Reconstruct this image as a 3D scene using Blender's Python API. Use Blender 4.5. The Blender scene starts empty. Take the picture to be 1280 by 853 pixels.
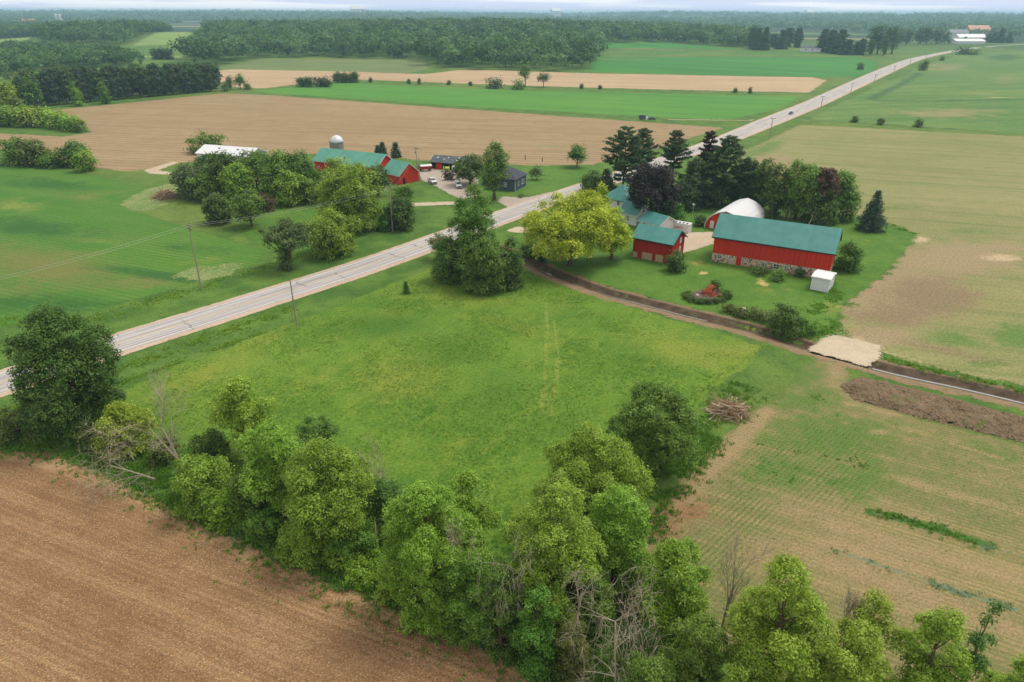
import bpy, math, random
import numpy as np
from mathutils import Vector, Matrix

random.seed(7)
RNG = np.random.default_rng(7)
scene = bpy.context.scene
COL = scene.collection

# ------------------------------------------------------------------ camera model
CAM_H, FPX = 55.0, 854.0
PITCH, ROLL = math.radians(25.75), math.radians(0.18)
CP, SP, CR, SR = math.cos(PITCH), math.sin(PITCH), math.cos(ROLL), math.sin(ROLL)

def at(u, v, z=0.0):
    """ground point under a position measured on the photograph"""
    x, y = (u - 640) / FPX, (v - 426.5) / FPX
    x, y = x * CR + y * SR, -x * SR + y * CR
    t = (CAM_H - z) / (SP + y * CP)
    return Vector((x * t, (CP - y * SP) * t, z))

def project(X, Y, Z):
    z = Z - CAM_H
    dep = Y * CP - z * SP
    y = (-z * CP - Y * SP) / dep
    x = X / dep
    return 640 + FPX * (x * CR - y * SR), 426.5 + FPX * (x * SR + y * CR)

def height_for(u, v, vtop):
    p = at(u, v)
    lo, hi = 0.0, 54.0
    for _ in range(40):
        m = (lo + hi) / 2
        if project(p.x, p.y, m)[1] > vtop: lo = m
        else: hi = m
    return lo

def slant(p):
    return math.sqrt(p.x ** 2 + p.y ** 2 + CAM_H ** 2)

# ------------------------------------------------------------------ node helper
class NT:
    def __init__(self, tree):
        self.t = tree; self.n = tree.nodes; self.l = tree.links
    def node(self, typ, **kw):
        nd = self.n.new(typ)
        for k, v in kw.items(): setattr(nd, k, v)
        return nd
    def put(self, sock, v):
        if v is None: return
        if hasattr(v, 'is_output') or isinstance(v, bpy.types.NodeSocket): self.l.new(v, sock)
        elif isinstance(v, (tuple, list)) and len(v) == 3 and sock.type == 'RGBA': sock.default_value = (*v, 1)
        else: sock.default_value = v
    def pos(self): return self.node('ShaderNodeNewGeometry').outputs['Position']
    def obj(self): return self.node('ShaderNodeTexCoord').outputs['Object']
    def attr(self, name): return self.node('ShaderNodeAttribute', attribute_name=name).outputs['Fac']
    def math(self, op, a, b=None, c=None, clamp=False):
        m = self.node('ShaderNodeMath', operation=op, use_clamp=clamp)
        self.put(m.inputs[0], a); self.put(m.inputs[1], b)
        if c is not None: self.put(m.inputs[2], c)
        return m.outputs[0]
    def noise(self, vec, scale, detail=3, rough=0.55):
        m = self.node('ShaderNodeTexNoise'); self.put(m.inputs['Vector'], vec)
        m.inputs['Scale'].default_value = scale; m.inputs['Detail'].default_value = detail
        m.inputs['Roughness'].default_value = rough
        return m.outputs['Fac']
    def voronoi(self, vec, scale, feature='F1', out='Distance'):
        m = self.node('ShaderNodeTexVoronoi', feature=feature); self.put(m.inputs['Vector'], vec)
        m.inputs['Scale'].default_value = scale
        return m.outputs[out]
    def white(self, vec):
        m = self.node('ShaderNodeTexWhiteNoise', noise_dimensions='3D'); self.put(m.inputs['Vector'], vec)
        return m.outputs['Value']
    def mapping(self, vec, rot=0.0, scale=(1, 1, 1)):
        m = self.node('ShaderNodeMapping'); self.put(m.inputs['Vector'], vec)
        m.inputs['Rotation'].default_value = (0, 0, rot)
        if tuple(scale) == (1, 1, 1): return m.outputs[0]
        q = self.node('ShaderNodeVectorMath', operation='MULTIPLY'); self.put(q.inputs[0], m.outputs[0]); q.inputs[1].default_value = scale
        return q.outputs[0]
    def sep(self, vec):
        m = self.node('ShaderNodeSeparateXYZ'); self.put(m.inputs[0], vec); return m.outputs
    def comb(self, x=0.0, y=0.0, z=0.0):
        m = self.node('ShaderNodeCombineXYZ')
        for i, v in enumerate((x, y, z)): self.put(m.inputs[i], v)
        return m.outputs[0]
    def mix(self, f, a, b, blend='MIX'):
        m = self.node('ShaderNodeMix', data_type='RGBA', blend_type=blend)
        self.put(m.inputs['Factor'], f); self.put(m.inputs[6], a); self.put(m.inputs[7], b)
        return m.outputs[2]
    def step(self, v, lo, hi, a=0.0, b=1.0):
        m = self.node('ShaderNodeMapRange', interpolation_type='SMOOTHSTEP')
        self.put(m.inputs[0], v)
        for i, q in enumerate((lo, hi, a, b)): self.put(m.inputs[i + 1], q)
        return m.outputs[0]
    def bump(self, h, strength=0.4, dist=0.1):
        m = self.node('ShaderNodeBump'); m.inputs['Strength'].default_value = strength
        m.inputs['Distance'].default_value = dist; self.put(m.inputs['Height'], h)
        return m.outputs[0]

def new_mat(name):
    m = bpy.data.materials.new(name); m.use_nodes = True
    t = NT(m.node_tree); t.n.clear()
    out = t.node('ShaderNodeOutputMaterial')
    return m, t, out

def surf(t, out, color, rough=0.7, spec=0.3, normal=None, metal=0.0, alpha=None, sheen=0.0):
    b = t.node('ShaderNodeBsdfPrincipled')
    t.put(b.inputs['Base Color'], color); t.put(b.inputs['Roughness'], rough)
    t.put(b.inputs['Specular IOR Level'], spec); t.put(b.inputs['Metallic'], metal)
    t.put(b.inputs['Alpha'], alpha)
    if normal is not None: t.put(b.inputs['Normal'], normal)
    t.l.new(b.outputs[0], out.inputs['Surface'])
    return b

ALB = 0.76   # photographed colours to surface albedo (the rest is exposure)
def s2l(*c):
    return tuple(ALB * ((x / 255 / 12.92) if x <= 10 else ((x / 255 + 0.055) / 1.055) ** 2.4) for x in c)

# ------------------------------------------------------------------ mesh helpers
def mesh_np(name, V, F, mat=None, attrs=None, smooth=False):
    V = np.asarray(V, np.float32); F = np.asarray(F, np.int32)
    me = bpy.data.meshes.new(name)
    k = F.shape[1]
    me.vertices.add(len(V)); me.vertices.foreach_set('co', V.ravel())
    me.loops.add(F.size); me.loops.foreach_set('vertex_index', F.ravel())
    me.polygons.add(len(F)); me.polygons.foreach_set('loop_start', np.arange(0, F.size, k, dtype=np.int32))
    if smooth: me.polygons.foreach_set('use_smooth', np.ones(len(F), bool))
    me.update(calc_edges=True)
    for a, d in (attrs or {}).items():
        at_ = me.attributes.new(a, 'FLOAT', 'POINT'); at_.data.foreach_set('value', np.asarray(d, np.float32))
    if mat: me.materials.append(mat)
    return me

class MB:
    """collects simple shapes for one mesh object"""
    def __init__(self): self.v = []; self.f = []
    def add(self, vs, fs):
        o = len(self.v); self.v += [tuple(p) for p in vs]; self.f += [tuple(i + o for i in f) for f in fs]
    def box(self, x0, x1, y0, y1, z0, z1):
        self.add([(x0,y0,z0),(x1,y0,z0),(x1,y1,z0),(x0,y1,z0),(x0,y0,z1),(x1,y0,z1),(x1,y1,z1),(x0,y1,z1)],
                 [(3,2,1,0),(4,5,6,7),(0,1,5,4),(1,2,6,5),(2,3,7,6),(3,0,4,7)])
    def prism(self, prof, axis, a, b):
        """profile (list of 2d points) swept along an axis from a to b"""
        n = len(prof)
        def P(p, q): return {'x': (q, p[0], p[1]), 'y': (p[0], q, p[1]), 'z': (p[0], p[1], q)}[axis]
        self.add([P(p, a) for p in prof] + [P(p, b) for p in prof],
                 [tuple(range(n))[::-1], tuple(range(n, 2 * n))] + [(i, (i + 1) % n, n + (i + 1) % n, n + i) for i in range(n)])
    def tube(self, p0, p1, r0, r1=None, n=8, cap=True):
        r1 = r0 if r1 is None else r1
        p0, p1 = Vector(p0), Vector(p1); d = (p1 - p0)
        if d.length < 1e-6: return
        d.normalize(); a = d.orthogonal().normalized(); b = d.cross(a)
        vs = [p0 + (a * math.cos(6.2832 * i / n) + b * math.sin(6.2832 * i / n)) * r0 for i in range(n)]
        vs += [p1 + (a * math.cos(6.2832 * i / n) + b * math.sin(6.2832 * i / n)) * r1 for i in range(n)]
        fs = [(i, (i + 1) % n, n + (i + 1) % n, n + i) for i in range(n)]
        if cap: fs += [tuple(range(n))[::-1], tuple(range(n, 2 * n))]
        self.add(vs, fs)
    def lathe(self, prof, n=20, c=(0, 0, 0)):
        vs = []
        for r, z in prof:
            vs += [(c[0] + r * math.cos(6.2832 * i / n), c[1] + r * math.sin(6.2832 * i / n), c[2] + z) for i in range(n)]
        fs = [(k * n + i, k * n + (i + 1) % n, (k + 1) * n + (i + 1) % n, (k + 1) * n + i) for k in range(len(prof) - 1) for i in range(n)]
        fs += [tuple(range(n))[::-1], tuple(range((len(prof) - 1) * n, len(prof) * n))]
        self.add(vs, fs)
    def build(self, name, mat, parent=None, bevel=0.0, smooth=False):
        me = bpy.data.meshes.new(name); me.from_pydata(self.v, [], self.f); me.update()
        if mat: me.materials.append(mat)
        if smooth:
            for p in me.polygons: p.use_smooth = True
        o = bpy.data.objects.new(name, me); COL.objects.link(o)
        if parent: o.parent = parent
        if bevel:
            b = o.modifiers.new('bevel', 'BEVEL'); b.width = bevel; b.segments = 2; b.limit_method = 'ANGLE'
        return o

def link(name, me, parent=None):
    o = bpy.data.objects.new(name, me); COL.objects.link(o)
    if parent: o.parent = parent
    return o
def tag(o, label=None, cat=None, group=None, kind=None):
    if label: o['label'] = label
    if cat: o['category'] = cat
    if group: o['group'] = group
    if kind: o['kind'] = kind
    return o
def thing(name, label, cat, loc=(0, 0, 0), rz=0.0, group=None):
    o = bpy.data.objects.new(name, None); COL.objects.link(o)
    o.location = loc; o.rotation_euler = (0, 0, rz); o.empty_display_size = 0.2
    return tag(o, label, cat, group)

# ------------------------------------------------------------------ terrain
def poly_sdf(X, Y, poly):
    """signed distance to a closed polygon, positive inside"""
    d = np.full(X.shape, 1e18); ins = np.zeros(X.shape, bool)
    n = len(poly)
    for i in range(n):
        ax, ay = poly[i][0], poly[i][1]; bx, by = poly[(i + 1) % n][0], poly[(i + 1) % n][1]
        ex, ey = bx - ax, by - ay
        t = np.clip(((X - ax) * ex + (Y - ay) * ey) / (ex * ex + ey * ey + 1e-9), 0, 1)
        d = np.minimum(d, (X - ax - t * ex) ** 2 + (Y - ay - t * ey) ** 2)
        c = ((ay > Y) != (by > Y)) & (X < (bx - ax) * (Y - ay) / (by - ay + 1e-12) + ax)
        ins ^= c
    d = np.sqrt(d)
    return np.where(ins, d, -d)

def line_dist(X, Y, line):
    """distance to a polyline and the side it lies on (+ left of travel)"""
    best = np.full(X.shape, 1e18); side = np.zeros(X.shape)
    for a, b in zip(line[:-1], line[1:]):
        ex, ey = b[0] - a[0], b[1] - a[1]
        t = np.clip(((X - a[0]) * ex + (Y - a[1]) * ey) / (ex * ex + ey * ey + 1e-9), 0, 1)
        d = (X - a[0] - t * ex) ** 2 + (Y - a[1] - t * ey) ** 2
        s = np.sign(ex * (Y - a[1]) - ey * (X - a[0]))
        m = d < best
        best = np.where(m, d, best); side = np.where(m, s, side)
    return np.sqrt(best), side

def vnoise(X, Y, scale, seed=0, octaves=3):
    """cheap value noise, 0..1"""
    out = np.zeros(np.shape(X)); amp, tot = 1.0, 0.0
    X = np.asarray(X, float); Y = np.asarray(Y, float)
    for o in range(octaves):
        x = X / scale + 17.3 * seed + 5.1 * o; y = Y / scale - 9.7 * seed + 3.3 * o
        xi, yi = np.floor(x), np.floor(y); fx, fy = x - xi, y - yi
        fx = fx * fx * (3 - 2 * fx); fy = fy * fy * (3 - 2 * fy)
        def h(a, b):
            s = np.sin(a * 127.1 + b * 311.7 + seed * 74.7) * 43758.5453
            return s - np.floor(s)
        out += amp * ((h(xi, yi) * (1 - fx) + h(xi + 1, yi) * fx) * (1 - fy) + (h(xi, yi + 1) * (1 - fx) + h(xi + 1, yi + 1) * fx) * fy)
        tot += amp; amp *= 0.5; scale *= 0.5
    return out / tot

def smooth01(x): x = np.clip(x, 0, 1); return x * x * (3 - 2 * x)

DITCH = [at(*p)[:2] for p in [(618,309),(640,318),(657,326),(690,341),(722,353),(760,366),(800,376.5),(860,392),(920,406.5),(970,420),(1020,437),(1060,447),(1100,459),(1150,470.5),(1200,481),(1290,502),(1500,555)]]
def ditch_carve(X, Y):
    d, s = line_dist(X, Y, DITCH)
    return -0.75 * (1 - smooth01((d - 0.3) / 2.3))
def relief(X, Y):
    """far rolling hills; the farmland in front is flat"""
    D = np.sqrt(X * X + Y * Y)
    r = smooth01((D - 1700) / 5500)
    hill = 17 * np.exp(-((X + 120) / 520) ** 2 - ((Y - 1560) / 330) ** 2) + 13 * np.exp(-((X + 760) / 190) ** 2 - ((Y - 1420) / 330) ** 2)
    return hill * smooth01((Y - 900) / 350) + r * (56 * vnoise(X, Y, 1700, 3, 3) - 9) + smooth01((D - 1200) / 1500) * 5 * (vnoise(X, Y, 700, 5, 2) - 0.5)
def hfun(X, Y):
    X = np.asarray(X, float); Y = np.asarray(Y, float)
    return relief(X, Y) + np.where((X > -20) & (X < 190) & (Y > 60) & (Y < 200), ditch_carve(X, Y), 0)

def bake(X, Y, items):
    """paints patches (soil, weeds, tracks) onto ground points"""
    m = np.zeros(X.shape)
    U, W = project(X, Y, 0.0)
    for it in items:
        if it[0] == 'b':
            _, u, v, ru, rv, a = it[:6]; r = it[6] if len(it) > 6 else 0.0
            du, dv = U - u, W - v; c, s = math.cos(r), math.sin(r)
            m = np.maximum(m, a * np.exp(-(((du * c + dv * s) / ru) ** 2 + ((-du * s + dv * c) / rv) ** 2)))
        else:
            _, pts, w, a = it
            d, _ = line_dist(X, Y, [at(*p)[:2] for p in pts])
            m = np.maximum(m, a * np.exp(-(d / w) ** 2))
    return m

def sheet(name, poly, res, mat, z, margin=2.0, paints=None, hf=None, world=False):
    P = [(p[0], p[1]) for p in poly] if world else [at(*p)[:2] for p in poly]
    A = np.array(P); lo = A.min(0) - margin - res; hi = A.max(0) + margin + res
    xs = np.arange(lo[0], hi[0] + res, res); ys = np.arange(lo[1], hi[1] + res, res)
    X, Y = np.meshgrid(xs, ys); nx = len(xs)
    sd = poly_sdf(X, Y, P)
    Z = (hf or hfun)(X, Y) + z
    ok = sd > -margin
    q = ok[:-1, :-1] | ok[1:, :-1] | ok[:-1, 1:] | ok[1:, 1:]
    j, i = np.nonzero(q)
    F = np.stack([j * nx + i, j * nx + i + 1, (j + 1) * nx + i + 1, (j + 1) * nx + i], 1)
    used = np.unique(F); remap = np.full(X.size, -1); remap[used] = np.arange(len(used))
    xr, yr = X.ravel()[used], Y.ravel()[used]
    attrs = {'sd': sd.ravel()[used]}
    for k, items in (paints or {}).items():
        attrs[k] = items(xr, yr) if callable(items) else bake(xr, yr, items)
    me = mesh_np(name, np.stack([xr, yr, Z.ravel()[used]], 1), remap[F], mat, attrs, smooth=True)
    return tag(link(name, me), kind='structure')

def catmull(pts, n=8):
    out = []
    P = [Vector(p[:2]) for p in pts]
    P = [P[0] * 2 - P[1]] + P + [P[-1] * 2 - P[-2]]
    for i in range(1, len(P) - 2):
        a, b, c, d = P[i - 1:i + 3]
        for k in range(n):
            t = k / n
            out.append(0.5 * (2 * b + (c - a) * t + (2 * a - 5 * b + 4 * c - d) * t * t + (3 * b - a - 3 * c + d) * t ** 3))
    out.append(P[-2])
    return out

def ribbon(name, line, o0, o1, z, mat, n=6, step=None, drop=None, kind='structure', widen=None, wide_shift=None, follow=True):
    """strip along a line between two side offsets (+ is to the left of travel)"""
    L = [Vector(p) for p in line]
    V, F, S, T, SD = [], [], [], [], []
    s = 0.0
    for i, p in enumerate(L):
        d = (L[min(i + 1, len(L) - 1)] - L[max(i - 1, 0)]).normalized(); nrm = Vector((-d.y, d.x))
        if i: s += (p - L[i - 1]).length
        wk = 1.0 if widen is None else widen(p)
        for k in range(n + 1):
            o = o0 + (o1 - o0) * k / n
            q = p + nrm * ((o + wide_shift(o0, o1) * (wk - 1)) if wide_shift else o * wk)
            zz = z + (float(relief(np.array(q.x), np.array(q.y))) if follow else 0)
            V.append((q.x, q.y, zz)); S.append(s); T.append(o); SD.append(min(o - o0, o1 - o))
    m = n + 1
    for i in range(len(L) - 1):
        for k in range(n): F.append((i * m + k + 1, i * m + k, (i + 1) * m + k, (i + 1) * m + k + 1))
    me = mesh_np(name, V, F, mat, {'s': S, 't': T, 'sd': SD}, smooth=True)
    return tag(link(name, me), kind=kind)

# ------------------------------------------------------------------ materials: ground
def field_mat(name, c1, c2, c3=None, big=0.03, mid=0.25, fine=3.0, c3amt=0.5, rows=None, rows2=None, streak=None,
              paints=(), pn=2.4, edge=(0.4, 1.2, 0.5), grain=0.5, bump=0.5, flecks=None, fleck_scale=7.0, bumpd=0.12):
    m, t, out = new_mat(name)
    P = t.pos()
    nb = t.noise(P, big, 4); nm = t.noise(P, mid, 4); nf = t.noise(P, fine, 5, 0.65)
    f = t.step(t.math('ADD', t.math('MULTIPLY', nb, 0.6), t.math('MULTIPLY', nm, 0.4)), 0.36, 0.64)
    col = t.mix(f, c1, c2)
    if c3: col = t.mix(t.math('MULTIPLY', t.step(t.noise(P, mid * 2.3, 5, 0.7), 0.48, 0.68), c3amt), col, c3)
    height = nf
    if streak:
        ang, across, along, colr, amt = streak
        ns = t.noise(t.mapping(P, ang, (along, across, 1)), 1.0, 4, 0.6)
        col = t.mix(t.math('MULTIPLY', t.step(ns, 0.45, 0.65), amt), col, colr)
    for i, rw in enumerate((rows, rows2)):
        if not rw: continue
        ang, period, colr, amt = rw[:4]
        c = t.sep(t.mapping(P, ang))[1]
        w = t.math('SINE', t.math('ADD', t.math('MULTIPLY', c, 6.2832 / period), t.math('MULTIPLY', t.noise(P, 0.4, 2), 2.5)))
        w = t.step(w, -0.5, 0.9)
        w = t.math('MULTIPLY', w, t.step(t.noise(P, 0.12, 3), 0.3, 0.6, 0.35, 1.0))
        k = t.math('MULTIPLY', w, amt)
        if len(rw) > 4:
            a = t.attr(rw[4]); k = t.math('MULTIPLY', k, a if not rw[5] else t.math('SUBTRACT', 1.0, a))
        col = t.mix(k, col, colr)
        height = t.math('ADD', height, t.math('MULTIPLY', w, 0.35))
    for a, colr, lo, hi, amt in paints:
        v = t.math('ADD', t.attr(a), t.math('MULTIPLY', t.math('SUBTRACT', t.math('ADD', t.math('MULTIPLY', nm, .5), t.math('MULTIPLY', t.noise(P, mid * 5, 6, .75), .5)), 0.5), pn))
        has = t.step(t.attr(a), 0.02, 0.2)
        col = t.mix(t.math('MULTIPLY', t.math('MULTIPLY', t.step(v, lo, hi), has), amt), col, colr)
    if flecks:
        fl = t.step(t.noise(t.mapping(P, 0.5, (1, 2.2, 1)), fleck_scale, 2, 0.6), 0.56, 0.70)
        col = t.mix(t.math('MULTIPLY', fl, flecks[1]), col, flecks[0])
        height = t.math('ADD', height, t.math('MULTIPLY', fl, 0.4))
    g = t.math('ADD', 1 - grain * 0.5, t.math('MULTIPLY', t.step(nf, 0.3, 0.7), grain))
    col = t.mix(1.0, col, t.comb(g, g, g), 'MULTIPLY')
    w, amp, sc = edge
    e = t.math('ADD', t.attr('sd'), t.math('MULTIPLY', t.math('SUBTRACT', t.noise(P, sc, 5, 0.65), 0.5), amp * 3.0))
    e = t.math('ADD', e, t.math('MULTIPLY', t.math('SUBTRACT', t.noise(P, sc * 7, 3, .7), .5), w * 5))
    alpha = t.math('GREATER_THAN', e, 0.0)
    surf(t, out, col, 0.9, 0.15, t.bump(height, bump, bumpd), alpha=alpha)
    return m

ROAD_ANG = math.atan2(0.775, 0.63)
def ang_px(a, b):
    """mapping rotation that turns world so rows along a->b become horizontal"""
    p, q = at(*a), at(*b)
    return -math.atan2(q.y - p.y, q.x - p.x)

G_MID = s2l(84, 118, 48); G_DRK = s2l(58, 98, 40); G_YEL = s2l(128, 140, 62); G_FRESH = s2l(86, 132, 50)
SOIL = s2l(146, 108, 72); SOIL_D = s2l(116, 84, 56); STRAW = s2l(192, 160, 116); TAN = s2l(186, 158, 118)

M = {}
def ground_material():
    m, t, out = new_mat('rough_grass')
    P = t.pos()
    nb = t.noise(P, 0.012, 4); nm = t.noise(P, 0.12, 5, .6); nf = t.noise(P, 2.2, 6, .7)
    col = t.mix(t.step(nm, .35, .65), s2l(72, 108, 42), s2l(100, 132, 54))
    col = t.mix(t.math('MULTIPLY', t.step(nb, .45, .65), .6), col, s2l(122, 138, 66))
    col = t.mix(t.math('MULTIPLY', t.step(t.noise(P, .5, 5, .7), .52, .66), .45), col, s2l(56, 92, 36))
    # far land: woods with a few fields between
    D = t.node('ShaderNodeVectorMath', operation='LENGTH'); t.put(D.inputs[0], P)
    far = t.step(D.outputs['Value'], 1300, 2000)
    fn = t.noise(t.mapping(P, 0.2, (1, 1.6, 1)), 0.0016, 3)
    fcol = t.mix(t.step(fn, .55, .57), s2l(44, 74, 36), s2l(112, 136, 66))
    fcol = t.mix(t.step(t.noise(t.mapping(P, -.3, (1, 1.7, 1)), .0013, 2), .62, .635), fcol, s2l(178, 160, 120))
    fcol = t.mix(t.math('MULTIPLY', t.noise(P, .02, 5, .7), .7), fcol, s2l(34, 60, 30))
    col = t.mix(far, col, fcol)
    g = t.math('ADD', .72, t.math('MULTIPLY', t.step(nf, .3, .7), .56))
    col = t.mix(1.0, col, t.comb(g, g, g), 'MULTIPLY')
    surf(t, out, col, .9, .15, t.bump(nf, .6, .15))
    return m
M['ground'] = ground_material()

# ground sheet: fine where the ditch runs, coarse towards the horizon
def axis(lo, a, b, hi, fine, grow=1.12):
    c = list(np.arange(a, b + fine, fine)); s = fine
    up = [c[-1]]
    while up[-1] < hi: s *= grow; up.append(up[-1] + min(s, 260))
    s = fine; dn = [c[0]]
    while dn[-1] > lo: s *= grow; dn.append(dn[-1] - min(s, 260))
    return np.array(dn[1:][::-1] + c + up[1:])
gx = axis(-13000, -5, 135, 13000, 0.6); gy = axis(-120, 84, 172, 14500, 0.6)
GX, GY = np.meshgrid(gx, gy); nx = len(gx)
dd, _ = line_dist(GX, GY, DITCH)
GZ = hfun(GX, GY) - 0.25 * (1 - smooth01((dd - 2.4) / 1.0))
jj, ii = np.meshgrid(np.arange(len(gy) - 1), np.arange(nx - 1), indexing='ij')
jj, ii = jj.ravel(), ii.ravel()
GF = np.stack([jj * nx + ii, jj * nx + ii + 1, (jj + 1) * nx + ii + 1, (jj + 1) * nx + ii], 1)
tag(link('ground', mesh_np('ground', np.stack([GX.ravel(), GY.ravel(), GZ.ravel()], 1), GF, M['ground'], smooth=True)), kind='structure')

# ---- fields
plow_rows = ang_px((60, 640), (620, 853))
M['plow'] = field_mat('tilled_soil', s2l(142, 108, 76), s2l(168, 134, 97), s2l(122, 91, 63), big=.05, mid=.35, fine=4.5, c3amt=.55,
    streak=(plow_rows, .55, .02, s2l(182, 146, 104), .55), rows=(plow_rows, 3.1, s2l(128, 94, 64), .4), rows2=(plow_rows, .76, s2l(124, 92, 62), .35),
    paints=(('weed', s2l(96, 112, 58), .55, .9, .7), ('dry', s2l(190, 158, 116), .35, .9, .7)),
    flecks=(s2l(224, 196, 152), .8), fleck_scale=4.0, grain=.8, bump=.9, edge=(.5, .9, .5))
sheet('tilled_field', [(-260,556),(0,563),(60,567),(120,588),(250,654),(400,722),(560,786),(690,853),(800,930),(300,1150),(-500,1150),(-500,700)], 0.7, M['plow'], .012, 2,
    {'weed': [('b',360,700,40,10,.7,.5),('b',430,735,40,10,.7,.5),('b',560,800,30,8,.8,.4),('b',250,770,30,8,.4),('b',255,765,14,6,.6),('b',150,690,30,6,.35)],
     'dry': [('l',[(0,568),(100,585),(250,660),(400,728),(560,793),(680,853)],1.6,.9),('b',110,690,180,30,.35,.4),('b',60,830,120,30,.35)]})

mow = ang_px((150, 492), (420, 372))
M['meadow'] = field_mat('mown_meadow', s2l(80, 121, 36), s2l(112, 142, 48), s2l(132, 150, 58), big=.035, mid=.3, fine=2.2, c3amt=.3,
    streak=(mow, .6, .03, s2l(122, 144, 58), .35),
    paints=(('yel', s2l(136, 146, 58), .1, .95, .75), ('drk', s2l(62, 108, 34), .1, .9, .7), ('bare', s2l(146, 148, 74), .35, .9, .6)),
    pn=1.5, grain=.55, bump=.6, edge=(.8, 1.3, .4))
sheet('meadow', [(130,500),(150,490),(240,450),(330,417),(420,383),(540,335),(600,312),(648,324),(690,349),(760,375),(850,403),(950,432),(935,458),(885,490),(840,560),(760,650),(600,710),(450,680),(300,580),(200,530)], 0.7, M['meadow'], .014, 2,
    {'yel': [('b',250,470,80,16,.8,-.35),('b',495,475,70,34,.7),('b',470,400,90,14,.45,-.3),('b',860,440,80,22,.85,.25),('b',920,440,40,14,.9),('b',650,410,80,16,.5,.25),('b',560,372,60,10,.6,.15),
             ('b',320,430,70,10,.6,-.4),('b',560,560,60,10,.4,-.3),('b',400,470,60,14,.4,-.3),('l',[(540,350),(580,372),(660,378)],.8,.6)],
     'drk': [('b',480,408,60,16,.9),('b',570,440,80,26,.6,.2),('b',620,490,60,50,.55),('b',520,610,90,30,.55),('b',700,540,90,40,.5),('b',340,520,70,16,.5,-.2),('b',740,400,70,18,.4),('b',440,560,70,18,.4),('b',610,365,60,8,.6)],
     'bare': [('l',[(683,380),(684,430),(681,480),(677,515)],.55,.85),('l',[(693,400),(697,440),(695,480),(688,520)],.55,.85),('l',[(538,352),(575,372),(640,381),(700,378)],.5,.7),('l',[(430,452),(500,425),(560,408)],.4,.6),('l',[(470,540),(560,505),(640,470)],.35,.6),('l',[(430,500),(520,462)],.35,.6),('l',[(390,470),(470,438)],.35,.6),('l',[(575,510),(520,535)],.3,.8),('b',525,533,5,2,1),
              ('l',[(735,431),(751,437)],.35,.8),('l',[(480,462),(476,485),(482,505)],.3,.55),('b',626,407,8,2,.7),('l',[(440,475),(410,490)],.3,.5),('l',[(545,440),(520,455)],.3,.5),('b',540,580,6,1.5,.8,-.4),('b',745,492,10,2,.6,-.4),('l',[(436,440),(400,455)],.3,.4)]})

rA = ang_px((1000, 620), (1065, 555)); rB = ang_px((1040, 690), (1280, 768))
M['crop'] = field_mat('sparse_crop', s2l(148, 134, 92), s2l(122, 126, 74), s2l(172, 148, 104), big=.06, mid=.4, fine=4.0, c3amt=.5,
    rows=(rA, .62, s2l(84, 116, 52), .75, 'dir', False), rows2=(rB, .7, s2l(104, 118, 62), .55, 'dir', True),
    streak=(rB, .6, .03, s2l(188, 160, 114), .4),
    paints=(('grn', s2l(88, 124, 50), .25, 1.0, .85), ('tan', s2l(168, 144, 106), .15, .9, .8), ('red', s2l(148, 114, 82), .2, .75, .9), ('lush', s2l(58, 112, 40), .4, .7, .9), ('blue', s2l(112, 138, 108), .45, .7, .8)),
    flecks=(s2l(206, 180, 138), .35), grain=.5, bump=.6, edge=(.6, 1.2, .5))
sheet('crop_field', [(795,690),(825,625),(880,570),(940,515),(975,500),(1000,462),(1030,446),(1062,458),(1062,490),(1150,525),(1290,560),(1560,640),(1560,930),(1290,930),(1100,900),(900,820),(800,720)], 0.6, M['crop'], .016, 2,
    {'dir': [('b',1010,590,90,60,1),('b',930,640,60,60,1),('b',900,700,60,60,.9)],
     'grn': [('b',1040,545,110,40,1),('b',980,590,70,34,.9),('b',1075,600,70,40,.85),('b',1000,470,40,26,1),('b',1010,500,60,20,1),('b',1240,565,90,16,.7,.2),('b',1180,600,100,30,.35),('b',1260,630,60,26,.35),('b',960,545,50,20,.7),('b',890,700,50,30,.4)],
     'tan': [('l',[(960,515),(915,560),(870,610),(830,650)],1.5,.95),('l',[(1040,655),(1150,690),(1290,730)],2.2,.7),('l',[(1000,690),(1120,735),(1270,790)],2.0,.7),('l',[(1130,600),(1280,640)],1.2,.55),('b',960,690,60,30,.6),('b',1100,700,150,26,.7,.25),('b',1180,760,120,30,.7,.25),('b',1010,640,60,16,.6),('b',1045,465,14,20,.7),('l',[(1190,555),(1250,573)],.5,.9),('b',1100,540,16,4,.9)],
     'red': [('b',815,655,40,28,1.1),('b',855,640,40,20,.8),('b',900,640,40,20,.4)],
     'lush': [('l',[(1085,640),(1115,645),(1150,656),(1170,660),(1200,671),(1245,684)],.9,.9),('b',1040,520,40,8,.5),('b',960,580,36,10,.5),('b',1045,600,30,12,.5)],
     'blue': [('l',[(1035,687),(1060,694),(1100,706),(1140,720),(1200,742),(1270,762)],.55,.85),('l',[(1230,684),(1280,694)],.5,.7)]})

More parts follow.
